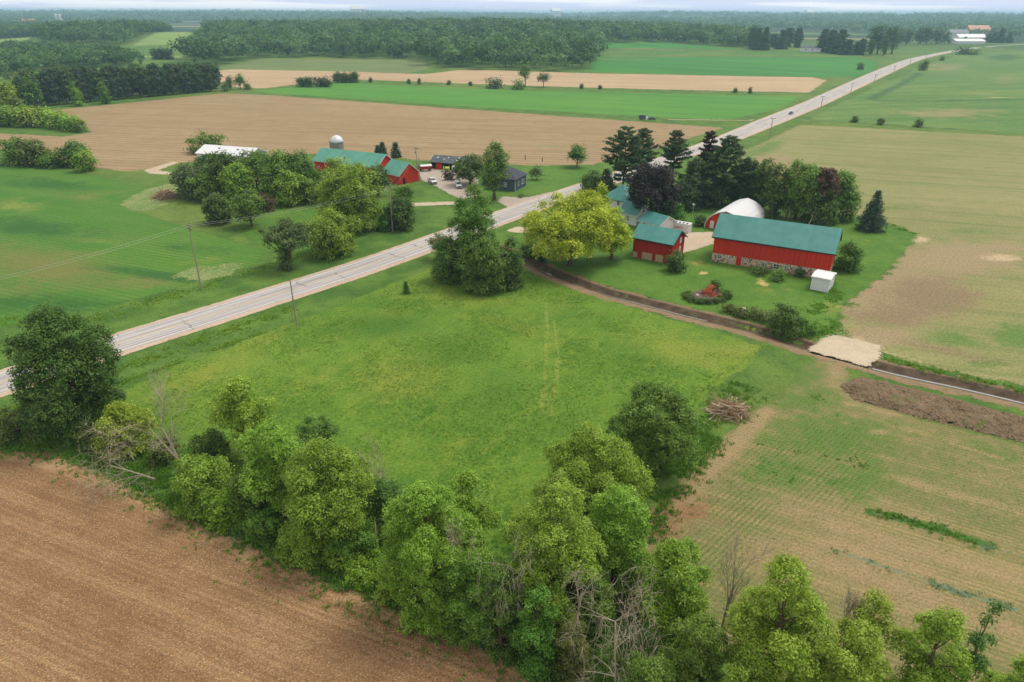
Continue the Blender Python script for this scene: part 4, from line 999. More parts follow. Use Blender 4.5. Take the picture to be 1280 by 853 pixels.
# ------------------------------------------------------------------ far woods: masses of trees nobody could count
def wood(name, label, pts, seed, leaf=1.7, per=150, colour=(.060, .145, .030)):
    """pts: array of x, y, height, radius"""
    rng = np.random.default_rng(seed); pts = np.asarray(pts, float)
    n = len(pts); q = 34 if len(pts) < 3500 else 16
    gz = hfun(pts[:, 0], pts[:, 1])
    # clumps on the upper surface and the sides of every crown
    d = rdirs(rng, n * q).reshape(n, q, 3); d[..., 2] = np.where(d[..., 2] < -.3, -d[..., 2], d[..., 2])
    hh = pts[:, 2] * .46; cz = gz + pts[:, 2] * .54
    rad = np.stack([pts[:, 3], pts[:, 3], hh], 1)[:, None, :]
    P = (d * rad * rng.uniform(.75, 1.05, (n, q, 1)) + np.stack([pts[:, 0], pts[:, 1], cz], 1)[:, None, :]).reshape(-1, 3)
    tt = np.clip(np.repeat(rng.random(n) ** 1.2, q) * .9 + rng.random(n * q) * .2, 0, 1)
    lf = np.repeat(pts[:, 3] * (.25 if q > 20 else .34), q)
    m = max(3, per // q); idx = np.repeat(np.arange(len(P)), m)
    off = rng.normal(size=(len(idx), 3)) * (lf[idx] * .55)[:, None]
    C = P[idx] + off
    N = unit(d.reshape(-1, 3)[idx] * 1.0 + np.array([0, 0, .35]) + rng.normal(size=(len(idx), 3)) * .28)
    V = leaf_quads(rng, C, N, lf[idx] * 1.25, lf[idx] * .95)
    me = mesh_np(name, V, np.arange(len(V)).reshape(-1, 4), M['leaf'], {'tint': np.repeat(np.clip(tt[idx] + rng.uniform(-.1, .1, len(idx)), 0, 1), 4)})
    o = link(name, me); o.color = (*colour, 1); o['label'] = label; o['category'] = 'woods'; o['kind'] = 'stuff'
    return o

def scatter(poly, spacing, hr, seed):
    rng = np.random.default_rng(seed); A = np.array([at(*p)[:2] for p in poly]); lo, hi = A.min(0), A.max(0)
    xs = np.arange(lo[0], hi[0], spacing); ys = np.arange(lo[1], hi[1], spacing)
    X, Y = np.meshgrid(xs, ys); X = X.ravel() + rng.uniform(-.5, .5, X.size) * spacing; Y = Y.ravel() + rng.uniform(-.5, .5, Y.size) * spacing
    ok = poly_sdf(X, Y, A) > 0; X, Y = X[ok], Y[ok]
    H = rng.uniform(*hr, len(X)); return np.stack([X, Y, H, spacing * rng.uniform(.42, .82, len(X))], 1)

big = np.concatenate([scatter([(228,79),(262,84),(330,72.5),(530,74),(532,84),(600,87.5),(690,90),(735,86),(742,70),(762,59),(830,57.5),(950,63),(945,51),(800,47),(640,44.5),(420,43.5),(300,45.5),(262,52)], 19, (12, 28), 3)])
wood('woods', 'long dark wood of leafy trees behind the far fields', big, 31)
lw = np.concatenate([scatter([(-60,95),(40,95),(60,86),(170,84),(178,80),(150,76),(135,66),(120,66),(-60,66)], 13, (9, 16), 4), scatter([(-60,52),(45,50),(60,62),(150,62),(165,59),(216,47),(205,40),(120,38),(60,37.5),(-60,38)], 15, (13, 24), 5)])
wood('woods', 'wood of leafy trees beyond the pine windbreak', lw, 32)
# distant woodland out to the skyline, grouped more coarsely with distance
def distant(n, d0, d1, seed):
    rng = np.random.default_rng(seed)
    D = d0 * (d1 / d0) ** rng.random(n); a = rng.uniform(-.80, .80, n)
    X, Y = D * np.sin(a), D * np.cos(a)
    dens = vnoise(X, Y, 900, 8, 3) + .10 * smooth01((D - 2500) / 3000)
    ok = dens > .47
    U, W = project(X, Y, 0.0)
    ok &= ~((U > 1180) & (W > 50)) & ~((U > 700) & (U < 1100) & (W > 52))
    X, Y, D = X[ok], Y[ok], D[ok]
    return np.stack([X, Y, rng.uniform(11, 19, len(X)) * (1 + .1 * (D > 5000)), np.clip(D * .0052, 6, 40) * rng.uniform(.7, 1.3, len(X))], 1)
dw = distant(9000, 2150, 11500, 6)
wood('woods', 'distant hazy woodland reaching to the skyline', dw, 33, per=48, colour=(.070, .150, .040))
# ------------------------------------------------------------------ materials: buildings and objects
def board_mat(name, c1, c2, width=.42, rough=.8):
    m, t, out = new_mat(name); P = t.obj(); x, y, z = t.sep(P)
    q = t.math('ADD', x, y); b = t.math('FLOOR', t.math('DIVIDE', q, width))
    w = t.white(t.comb(b, 0.0, 0.0)); n = t.noise(t.mapping(P, 0, (3, 3, .35)), 1.0, 5, .7); big = t.noise(P, .25, 3)
    col = t.mix(t.math('MULTIPLY', w, .55), c1, c2)
    col = t.mix(t.math('MULTIPLY', t.step(t.math('ADD', t.math('MULTIPLY', n, .6), t.math('MULTIPLY', big, .4)), .48, .68), .6), col, c2)
    fr = t.math('FRACT', t.math('DIVIDE', q, width)); gap = t.step(t.math('ABSOLUTE', t.math('SUBTRACT', fr, .5)), .42, .5)
    col = t.mix(t.math('MULTIPLY', gap, .6), col, tuple(k * .35 for k in c1))
    surf(t, out, col, rough, .25, t.bump(t.math('SUBTRACT', n, gap), .3, .02)); return m
def metal_roof(name, c1, c2, pitch=.6):
    m, t, out = new_mat(name); P = t.obj(); x = t.sep(P)[0]
    fr = t.math('FRACT', t.math('DIVIDE', x, pitch)); rib = t.step(t.math('ABSOLUTE', t.math('SUBTRACT', fr, .5)), .40, .47)
    w = t.white(t.comb(t.math('FLOOR', t.math('DIVIDE', x, 1.0)), 0.0, 0.0)); n = t.noise(P, .35, 5, .65)
    col = t.mix(t.math('ADD', t.math('MULTIPLY', w, .3), t.math('MULTIPLY', t.step(n, .35, .65), .6)), c1, c2)
    col = t.mix(t.math('MULTIPLY', rib, .18), col, tuple(k * .5 for k in c1)); surf(t, out, col, .5, .35, t.bump(rib, .6, .06)); return m
def plain(name, c, rough=.6, spec=.3, metal=0.0, var=.12, scale=2.0):
    m, t, out = new_mat(name); n = t.noise(t.obj(), scale, 4, .65)
    surf(t, out, t.mix(n, tuple(k * (1 - var) for k in c), tuple(min(1, k * (1 + var)) for k in c)), rough, spec, None, metal); return m
def stone_mat():
    m, t, out = new_mat('fieldstone'); P = t.obj()
    vc = t.node('ShaderNodeTexVoronoi'); t.put(vc.inputs['Vector'], P); vc.inputs['Scale'].default_value = 2.6
    ed = t.voronoi(P, 2.6, 'DISTANCE_TO_EDGE'); k = t.sep(vc.outputs['Color'])
    col = t.mix(k[0], s2l(196, 168, 138), s2l(228, 208, 180)); col = t.mix(t.step(k[1], .72, .78), col, s2l(120, 96, 84)); col = t.mix(t.step(k[2], .8, .85), col, s2l(176, 116, 92))
    col = t.mix(t.step(ed, .07, .02), col, s2l(214, 200, 178))
    surf(t, out, col, .9, .2, t.bump(t.step(ed, 0, .15), .6, .05)); return m
def shingle_mat(name, c1, c2):
    m, t, out = new_mat(name); P = t.obj(); n = t.noise(P, 4, 4, .7); r = t.math('FRACT', t.math('DIVIDE', t.sep(P)[2], .16))
    col = t.mix(n, c1, c2); col = t.mix(t.math('MULTIPLY', t.step(r, .15, 0), .4), col, tuple(k * .5 for k in c1))
    surf(t, out, col, .9, .2); return m
M['red'] = board_mat('red_barn_boards', s2l(222, 60, 28), s2l(184, 42, 22)); M['red2'] = board_mat('old_red_boards', s2l(196, 46, 28), s2l(158, 32, 22))
M['teal'] = metal_roof('teal_metal_roof', s2l(64, 136, 130), s2l(88, 154, 146)); M['teal2'] = metal_roof('green_metal_roof', s2l(84, 156, 136), s2l(104, 172, 152))
M['stone'] = stone_mat(); M['white'] = plain('white_paint', (.62, .62, .62)); M['whitewall'] = board_mat('white_siding', (.70, .70, .71), (.63, .63, .65), .4)
M['whiteroof'] = metal_roof('white_metal_roof', (.68, .68, .69), (.62, .62, .64), .9); M['glass'] = plain('window_glass', (.03, .035, .045), .12, .6)
M['grey'] = board_mat('blue_grey_siding', s2l(84, 98, 112), s2l(72, 86, 100), .3); M['shingle'] = shingle_mat('dark_shingles', s2l(70, 74, 84), s2l(88, 92, 102)); M['greyroof'] = metal_roof('weathered_grey_roof', s2l(70, 78, 86), s2l(100, 106, 112), 1.2)
M['dark'] = plain('opening_shade_paint', (.012, .012, .012), .9, .1); M['trim'] = plain('dark_eaves_board', s2l(54, 32, 30)); M['tan'] = plain('tan_stonework', s2l(198, 172, 138), .9, .2, var=.25, scale=5)  # the near-black colour paints in the shade inside openings
M['pole'] = bark_material('weathered_pole', s2l(150, 142, 128), s2l(176, 168, 154)); M['steel'] = plain('galvanised_steel', s2l(176, 180, 180), .4, .5, .4)
M['wire'] = plain('aluminium_wire', s2l(196, 200, 198), .5, .4); M['tyre'] = plain('black_rubber', (.02, .02, .02), .85, .2); M['carwhite'] = plain('white_car_paint', (.66, .66, .67), .25, .5, var=.03)
M['cardark'] = plain('dark_car_paint', (.04, .045, .055), .25, .5, var=.05); M['redpaint'] = plain('red_machine_paint', s2l(150, 34, 36), .45, .4); M['lime'] = plain('yellow_green_paint', s2l(190, 214, 60), .45, .4, var=.06)
M['concrete'] = plain('silo_concrete', s2l(150, 136, 124), .9, .2, var=.2, scale=1.2); M['dome'] = plain('silo_dome_metal', (.60, .61, .63), .45, .5, .2); M['redtext'] = plain('red_lettering', s2l(170, 40, 60), .6)
M['orange'] = metal_roof('faded_orange_roof', s2l(214, 150, 112), s2l(196, 132, 96), 1.0); M['yellowplastic'] = plain('yellow_guy_guard', s2l(226, 214, 60)); M['rock'] = plain('pale_rock', s2l(206, 190, 170), .9, .2, var=.2, scale=3)
M['stick'] = bark_material('cut_brush', s2l(150, 116, 88), s2l(196, 166, 134)); M['stickpale'] = bark_material('peeled_branch', s2l(206, 186, 158), s2l(226, 208, 184)); M['mulch'] = plain('bed_mulch', s2l(118, 96, 92), .95, .1, var=.3, scale=4)
M['wood'] = plain('brown_post_wood', s2l(110, 84, 64), .9, .2); M['grille'] = plain('black_trim', (.02, .02, .022), .5, .4); M['lampglass'] = plain('headlamp_glass', (.55, .56, .58), .2, .6)

# ------------------------------------------------------------------ buildings
def frame_from(a, b, z=0.0):
    A, B = at(*a), at(*b); d = B - A; return A, math.atan2(d.y, d.x), d.length
def window(root, face, c, z, w, h, D=0.0, mull=True, pane='glass', frame='white', name='window'):
    """window on the front (face 0, y=0), or the gable at x=c0 (face 1)"""
    fw = .11; mb = MB(); pn = MB()
    def B(q, u0, u1, n0, n1, z0, z1):
        if face == 0: q.box(u0, u1, -n1, -n0, z0, z1)
        else: q.box(D + n0, D + n1, u0, u1, z0, z1)
    for (u0, u1, z0, z1) in ((c - w / 2, c + w / 2, z, z + fw), (c - w / 2, c + w / 2, z + h - fw, z + h), (c - w / 2, c - w / 2 + fw, z + fw, z + h - fw), (c + w / 2 - fw, c + w / 2, z + fw, z + h - fw)):
        B(mb, u0, u1, .005, .09, z0, z1)
    if mull:
        B(mb, c - .035, c + .035, .03, .075, z + fw, z + h - fw); B(mb, c - w / 2 + fw, c + w / 2 - fw, .032, .07, z + h / 2 - .03, z + h / 2 + .03)
    B(pn, c - w / 2 + fw, c + w / 2 - fw, .006, .028, z + fw, z + h - fw)
    o = mb.build(name, M[frame], root); pn.build('pane', M[pane], o); return o
def door(root, face, c, w, h, D=0.0, mat='white', z=0.02, handle=True, name='door'):
    mb = MB(); hb = MB()
    if face == 0: mb.box(c - w / 2, c + w / 2, -.06, -.004, z, z + h); hb.box(c + w / 2 - .2, c + w / 2 - .12, -.12, -.06, z + h * .45, z + h * .55)
    else: mb.box(D + .004, D + .06, c - w / 2, c + w / 2, z, z + h); hb.box(D + .06, D + .12, c + w / 2 - .2, c + w / 2 - .12, z + h * .45, z + h * .55)
    o = mb.build(name, M[mat], root)
    if handle: hb.build('handle', M['steel'], o)
    return o
def gabled(name, label, cat, a, b, depth, eave, ridge, wall, roof, z0=0.0, over=.45, found=None, hip=False, fascia='trim', group=None, L=None, base=None):
    A, rz, ln = frame_from(a, b); L = L or ln; D = depth
    r = thing(name, label, cat, (A.x, A.y, float(hfun(A.x, A.y)) if base is None else base), rz, group)
    rise = (ridge - eave) / (D / 2)
    if found:
        f = MB(); f.box(0, L, 0, D, -.3, found[0]); f.build('foundation', M[found[1]], r); z0 = found[0]
    w = MB()
    if hip: w.box(.03, L - .03, .03, D - .03, z0 - .2 if not found else z0, eave)
    else: w.prism([(.03, z0 if found else -.2), (D - .03, z0 if found else -.2), (D - .03, eave), (D / 2, ridge - .02), (.03, eave)], 'x', .03, L - .03)
    w.build('wall', M[wall], r)
    th = .14; m = MB(); ez = eave - rise * over
    if hip:
        i = min(D / 2, L / 2)
        vs = [(-over, -over, ez), (L + over, -over, ez), (L + over, D + over, ez), (-over, D + over, ez), (i, D / 2, ridge), (L - i, D / 2, ridge)]
        if abs(L - 2 * i) < .1: m.add([(x, y, z + .06) for x, y, z in vs[:5]] + [(x, y, z - .1) for x, y, z in vs[:4]], [(0,1,4),(1,2,4),(2,3,4),(3,0,4),(5,6,1,0),(6,7,2,1),(7,8,3,2),(8,5,0,3),(8,7,6,5)])
        else: m.add([(x, y, z + .06) for x, y, z in vs] + [(x, y, z - .1) for x, y, z in vs[:4]], [(0,1,5,4),(1,2,5),(2,3,4,5),(3,0,4),(6,7,1,0),(7,8,2,1),(8,9,3,2),(9,6,0,3),(9,8,7,6)])
    else:
        m.prism([(-over, ez + .02), (D / 2, ridge + .02), (D / 2, ridge + .02 + th), (-over, ez + .02 + th)], 'x', -over, L + over)
        m.prism([(D / 2 + .001, ridge + .02), (D + over, ez + .02), (D + over, ez + .02 + th), (D / 2 + .001, ridge + .02 + th)], 'x', -over, L + over)
    m.build('roof', M[roof], r)
    if fascia and not hip:
        fb = MB(); fb.box(-over, L + over, -over - .05, -over - .003, ez - .14, ez + .06)
        for x0, x1 in ((-over - .06, -over - .003), (L + over + .003, L + over + .06)):
            fb.prism([(-over, ez - .16), (D / 2, ridge - .16), (D / 2, ridge + .1), (-over, ez + .1)], 'x', x0, x1); fb.prism([(D / 2, ridge - .16), (D + over, ez - .16), (D + over, ez + .1), (D / 2, ridge + .1)], 'x', x0, x1)
        fb.build('fascia', M[fascia], r)
    r['dims'] = (L, D)
    return r

# -- farm with the big red barn
b = gabled('barn', 'long red barn with a teal metal roof on a fieldstone basement', 'barn', (889,326.5), (1035,350), 11, 6.5, 10.5, 'red', 'teal', found=(2.15, 'stone'), over=.5)
for x, z, w_, h_ in ((1.9, .95, 1.15, .95), (4.3, 1.15, .75, .7), (8.3, 1.2, .9, .7), (12.1, .95, .95, .85), (15.1, .55, 1.4, 1.3), (17.3, .95, .95, .85), (19.8, .85, 1.0, .85), (21.2, .85, 1.0, .85)):
    window(b, 0, x, z, w_, h_)
door(b, 0, 6.45, 1.25, 2.1, mat='red'); 
window(b, 1, 5.5, 8.0, .8, 1.0, 26.6 - .03); tm = MB(); tm.box(7.12, 7.22, -.07, -.004, .02, 2.1); tm.build('door_trim', M['white'], b)
g = gabled('granary', 'small red granary with a teal roof and pale stone panels along its foot', 'granary', (790,321), (838,331), 7.6, 5.2, 7.5, 'red2', 'teal', over=.5)
gl = g['dims'][0]
for i, (x0, x1, zz) in enumerate(((.15, 1.35, 1.45), (2.6, 5.3, 1.75), (6.2, 8.2, 1.85), (9.2, gl - .1, 1.75))):
    mb = MB(); mb.box(x0, x1, -.05, .01, -.1, zz); mb.build('stone_panel', M['tan'], g)
mb = MB(); mb.box(gl - .02, gl + .04, .3, 6.4, -.1, 1.2); mb.build('stone_panel', M['tan'], g)
for z_ in (2.0, 4.2): window(g, 1, 5.0, z_, 1.0, 1.35, gl - .03, pane='white')
# arched shed
A, rz, W_ = frame_from((881,284.5), (930,293)); q = thing('arched_shed', 'arched shed with a red end wall and a white roof', 'shed', (A.x, A.y, 0), rz)
prof = [(0, 0), (.15, 1.4), (.75, 2.7), (1.9, 3.8), (3.4, 4.7), (W_ / 2, 5.35), (W_ - 3.4, 4.7), (W_ - 1.9, 3.8), (W_ - .75, 2.7), (W_ - .15, 1.4), (W_, 0)]
mb = MB(); mb.prism(prof[::-1], 'y', .1, .35); mb.build('end_wall', M['red'], q)
mb = MB(); mb.prism(prof[::-1], 'y', 17.6, 17.8); mb.build('end_wall', M['red'], q)
mb = MB(); c_ = W_ / 2; vs = []
for y_ in (-.25, 18.1):
    for s_ in (1.0, 1.045):
        vs += [(c_ + (x - c_) * s_ + (0), y_, z * s_ + (0.02 if s_ == 1 else 0.02)) for x, z in prof]
n_ = len(prof); fs = []
for i in range(n_ - 1):
    fs += [(n_ + i, n_ + i + 1, 3 * n_ + i + 1, 3 * n_ + i), (i + 1, i, 2 * n_ + i, 2 * n_ + i + 1), (i, i + 1, n_ + i + 1, n_ + i), (2 * n_ + i + 1, 2 * n_ + i, 3 * n_ + i, 3 * n_ + i + 1)]
fs += [(0, n_, 3 * n_, 2 * n_), (n_ - 1, 3 * n_ - 1, 4 * n_ - 1, 2 * n_ - 1)]
mb.add(vs, fs); mb.build('roof', plain('white_arched_roof', (.60, .60, .61), .8, .15, var=.04), q)
mb = MB(); mb.box(1.35, 2.45, .02, .098, .1, 2.2); d_ = mb.build('door', M['white'], q); mb = MB(); mb.box(2.25, 2.33, -.03, .02, 1.0, 1.2); mb.build('handle', M['steel'], d_)
mb = MB(); mb.box(4.0, 7.6, .02, .098, .1, 3.5); mb.build('vehicle_door', M['whitewall'], q)
# white shed
s = gabled('storage_shed', 'small white shed with a pale flat-pitched roof by the barn corner', 'shed', (1012,361.7), (1034.5,366.3), 5.2, 2.95, 3.35, 'whitewall', 'whiteroof', over=.15, fascia='white')
door(s, 1, 2.4, 1.1, 2.0, s['dims'][0] - .03, 'whitewall')
# white house: main block, wing, garage
h = gabled('farmhouse', 'white farmhouse with a hipped teal roof behind the golden yellow tree', 'house', (753,266.5), (781,272.5), 8.5, 5.3, 8.6, 'whitewall', 'teal', hip=True, over=.6)
for x in (1.6, 5.4): window(h, 0, x, 3.3, 1.0, 1.4); window(h, 0, x, .9, 1.0, 1.5)
for y in (2, 6): window(h, 1, y, 3.3, 1.0, 1.4, h['dims'][0] - .03)
h2 = gabled('house_wing', 'white house wing with a teal gable roof and a metal flue', 'house', (774,277.5), (795,283), 5.6, 3.3, 5.7, 'whitewall', 'teal', over=.4, fascia='white')
window(h2, 1, 2.8, 3.4, .9, 1.2, h2['dims'][0] - .03); window(h2, 0, 3.0, 1.0, 1.0, 1.3)
mb = MB(); l_ = h2['dims'][0]; mb.tube((l_ * .72, 3.0, 5.4), (l_ * .72, 3.0, 7.0), .11, n=10); mb.tube((l_ * .72, 3.0, 7.0), (l_ * .72, 3.0, 7.25), .2, .2, n=10); mb.build('flue', M['steel'], h2)
h3 = gabled('garage', 'white garage with a teal roof next to the white storage container', 'garage', (798.5,287.5), (822.5,294.5), 7.0, 2.9, 4.7, 'whitewall', 'teal', over=.4, fascia='white')
for x in (1.7, 4.5): window(h3, 0, x, 1.2, .9, 1.3, mull=False)
door(h3, 1, 4.6, 2.6, 2.2, h3['dims'][0] - .03, 'white')
# storage container
A, rz, ln = frame_from((839,288.7), (862.5,293)); cn = thing('storage_container', 'white portable storage container with red lettering on its side', 'container', (A.x, A.y, 0), rz)
mb = MB(); mb.box(0, 4.9, 0, 2.4, .12, 2.5); mb.build('body', M['white'], cn, .04)
mb = MB()
for x in (.08, 4.82): mb.box(x - .09, x + .09, -.03, 2.43, .02, 2.53)
mb.box(-.01, 4.91, -.035, .03, 2.44, 2.56); mb.box(-.01, 4.91, 2.37, 2.435, 2.44, 2.56); mb.build('frame', M['white'], cn)
for x in (.9, 1.95, 3.0, 4.05):
    mb = MB(); mb.box(x - .28, x + .28, .5, 1.5, 2.5, 2.57); mb.build('roof_panel', M['greyroof'], cn)
for y0, y1 in ((.1, 1.18), (1.22, 2.3)):
    mb = MB(); mb.box(4.9, 4.95, y0, y1, .2, 2.4); d_ = mb.build('door', M['white'], cn); mb = MB(); mb.tube((4.99, (y0 + y1) / 2, .3), (4.99, (y0 + y1) / 2, 2.3), .025, n=6); mb.build('handle', M['steel'], d_)
tc = bpy.data.curves.new('lettering', 'FONT'); tc.body = 'UNITS'; tc.size = .95; tc.extrude = .01; tc.align_x = 'CENTER'; tc.materials.append(M['redtext'])
tmp = bpy.data.objects.new('tmp_text', tc); COL.objects.link(tmp); bpy.context.view_layer.update(); tme = bpy.data.meshes.new_from_object(tmp.evaluated_get(bpy.context.evaluated_depsgraph_get())); bpy.data.objects.remove(tmp); to = link('lettering', tme); to.parent = cn; to.location = (2.1, -.045, 1.05); to.rotation_euler = (math.pi / 2, 0, 0)
# -- farm across the highway
lb = gabled('barn', 'long red barn with a green roof beside the domed silo', 'barn', (394,215), (472,224.5), 11, 4.5, 8.0, 'red', 'teal2', over=.5, fascia='white')
door(lb, 1, 5.5, 3.0, 3.0, lb['dims'][0] - .03, 'red'); window(lb, 0, 2.0, 1.4, 1.0, 1.0)
an = gabled('barn', 'small red gabled barn with a green roof joined to the end of the long one', 'barn', (479,226.5), (499.5,231.5), 9, 3.4, 7.0, 'red', 'teal2', over=.35, fascia='white')
door(an, 1, 2.2, 1.0, 2.0, an['dims'][0] - .03, 'dark', handle=False)
p = at(424, 206); si = thing('silo', 'concrete silo with a white domed cap behind the green barn roof', 'silo', p); hs_ = height_for(424, 206, 178)
mb = MB(); mb.lathe([(2.45, -.1), (2.45, hs_)], 24); w_ = mb.build('wall', M['concrete'], si, smooth=False)
hb = MB(); [hb.lathe([(2.47, z), (2.5, z + .04), (2.47, z + .08)], 24) for z in np.arange(.5, hs_, .75)]; hb.build('hoop', M['steel'], w_)['kind'] = 'stuff'
mb = MB(); mb.lathe([(2.6, hs_), (2.5, hs_ + .7), (2.1, hs_ + 1.6), (1.4, hs_ + 2.25), (.6, hs_ + 2.6), (.05, hs_ + 2.7)], 24); mb.build('dome', M['dome'], si, smooth=True)
mb = MB(); mb.box(-2.9, -2.35, -.4, .4, 0, hs_ + .6); mb.build('chute', M['steel'], si)
ms = gabled('machine_shed', 'dark open-fronted machine shed with a patched grey roof', 'shed', (539,211), (573,214), 8, 2.7, 4.5, 'red2', 'greyroof', over=.4)
ml = ms['dims'][0]
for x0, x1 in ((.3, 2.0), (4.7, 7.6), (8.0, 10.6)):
    mb = MB(); mb.box(x0, x1, -.03, .0, .02, 2.35); mb.build('bay_shade_panel', M['dark'], ms)  # black panel on the closed wall, painting the shade inside an open bay
door(ms, 0, 3.3, 2.5, 2.5, mat='red'); 
for x, y, sx in ((1.5, 2.2, .6), (4.6, 1.5, .5), (6.0, 2.6, .5), (9.8, 1.2, 1.2), (10.4, 2.9, .7)):
    z_ = 2.7 + (4.5 - 2.7) / 4 * y + .17; mb = MB(); rs = .45; mb.add([(x, y, z_), (x + sx, y, z_), (x + sx, y + .5, z_ + .225), (x, y + .5, z_ + .225), (x, y, z_ + .03), (x + sx, y, z_ + .03), (x + sx, y + .5, z_ + .255), (x, y + .5, z_ + .255)], [(4,5,6,7),(0,1,5,4),(1,2,6,5),(2,3,7,6),(3,0,4,7),(3,2,1,0)]); mb.build('roof_patch', M['white'], ms)
gabled('shed', 'small red gabled shed at the end of the machine shed', 'shed', (575,213), (585,216), 4.2, 3.0, 5.0, 'red2', 'greyroof', over=.25)
ho = gabled('house', 'blue-grey house with white trim and a dark shingle roof by the highway', 'house', (610,236.5), (643.7,240), 10.4, 4.2, 7.4, 'grey', 'shingle', hip=True, over=.35)
hl = ho['dims'][0]
window(ho, 1, 3.1, 1.3, .95, 1.7, hl - .03, mull=False); window(ho, 1, 6.9, 1.3, 2.2, 1.7, hl - .03)
mb = MB(); mb.box(hl - .02, hl + .03, -.0, .2, 0, 4.1); mb.box(hl - .02, hl + .03, 10.2, 10.4, 0, 4.1); mb.box(hl - .02, hl + .031, .2, 10.2, 3.86, 4.1); mb.build('trim', M['white'], ho)
for x in (2.0, 6.5): window(ho, 0, x, 1.3, 1.0, 1.5)
po = gabled('porch', 'blue-grey porch with a white post between the house and the dark tree', 'porch', (604,231), (614,232.6), 3.5, 2.5, 3.4, 'grey', 'shingle', over=.3, fascia='white'); window(po, 1, 1.7, .8, .9, 1.4, po['dims'][0] - .03)
ws = gabled('pole_barn', 'low building with a bright white roof behind the yard trees', 'shed', (247,200.5), (312,205.5), 12, 2.9, 5.2, 'whitewall', 'whiteroof', over=.4, fascia='white')
door(ws, 0, 4, 3, 2.5, mat='grey', handle=False)
for x in (8.0, 17.0):
    mb = MB(); z_ = 2.9 + 2.3 / 6 * 4 + .17; mb.box(x, x + .9, 3.7, 4.3, z_ - .1, z_ + .18); mb.build('roof_vent', M['greyroof'], ws)
gabled('cottage', 'pale house glimpsed through a gap between the yard trees', 'house', (309,226), (323,228), 7, 2.8, 4.6, 'tan', 'greyroof', over=.3)
# -- far buildings
def far_b(*a, **k): return gabled(*a, found=None, **k)
f = far_b('house', 'long far white house with a grey roof among conifers', 'house', (1000,65.3), (1026,66.2), 14, 6, 9, 'whitewall', 'greyroof', over=.6); window(f, 0, 8, 2, 2, 2); window(f, 0, 18, 2, 2, 2)
f = far_b('house', 'small far white house at the edge of the far conifer grove', 'house', (1038,66.8), (1048,67.2), 9, 7, 9.5, 'whitewall', 'greyroof', over=.5); window(f, 0, 4, 2, 2, 2)
far_b('barn', 'far low barn with two tiers of white roof on the skyline hill', 'barn', (1195,55.5), (1231,55.6), 28, 5, 9, 'whitewall', 'whiteroof', over=1, fascia=None)
far_b('barn', 'far barn with a higher white roof just behind the low white one', 'barn', (1198,53), (1232,53), 24, 9, 15, 'whitewall', 'whiteroof', over=1, fascia=None)
far_b('barn', 'far long shed with a grey-green roof beside the orange-roofed one', 'barn', (1187,46.5), (1210,46.5), 22, 9, 16, 'whitewall', 'greyroof', over=1, fascia=None)
far_b('barn', 'far barn with a faded orange roof on the skyline hill', 'barn', (1211,45), (1237,45), 26, 13, 24, 'tan', 'orange', over=1, fascia=None)
far_b('barn', 'distant reddish farm building beyond the woods near the skyline', 'barn', (28,32), (43,32), 26, 12, 22, 'whitewall', 'orange', over=1, fascia=None)
for u in (73, 77.5):
    p = at(u, 31.5); t_ = thing('silo', 'distant pale twin silo near the skyline woods', 'silo', (p.x, p.y, float(hfun(p.x, p.y))), 0, 'distant twin silos'); mb = MB(); mb.lathe([(5, 0), (5, 34)], 14); mb.build('wall', M['dome'], t_); mb = MB(); mb.lathe([(5, 34), (4.2, 37), (2, 39), (.2, 39.6)], 14); mb.build('dome', M['dome'], t_)
for u, v, l_ in ((386, 30.5, 22), (596, 31.5, 14), (1008, 23.6, 40), (690, 23.8, 40), (440, 24.5, 50)):
    p = at(u, v); sc_ = (v < 26) and 4.5 or 1
    far_b('farm_building', 'tiny pale farm building far off towards the skyline', 'building', (u, v), (u + 6, v), 12 * sc_, 10 * sc_, 15 * sc_, 'whitewall', 'whiteroof', over=.5, fascia=None, group='tiny pale buildings near the skyline', L=l_ * (1 if sc_ == 1 else 2))

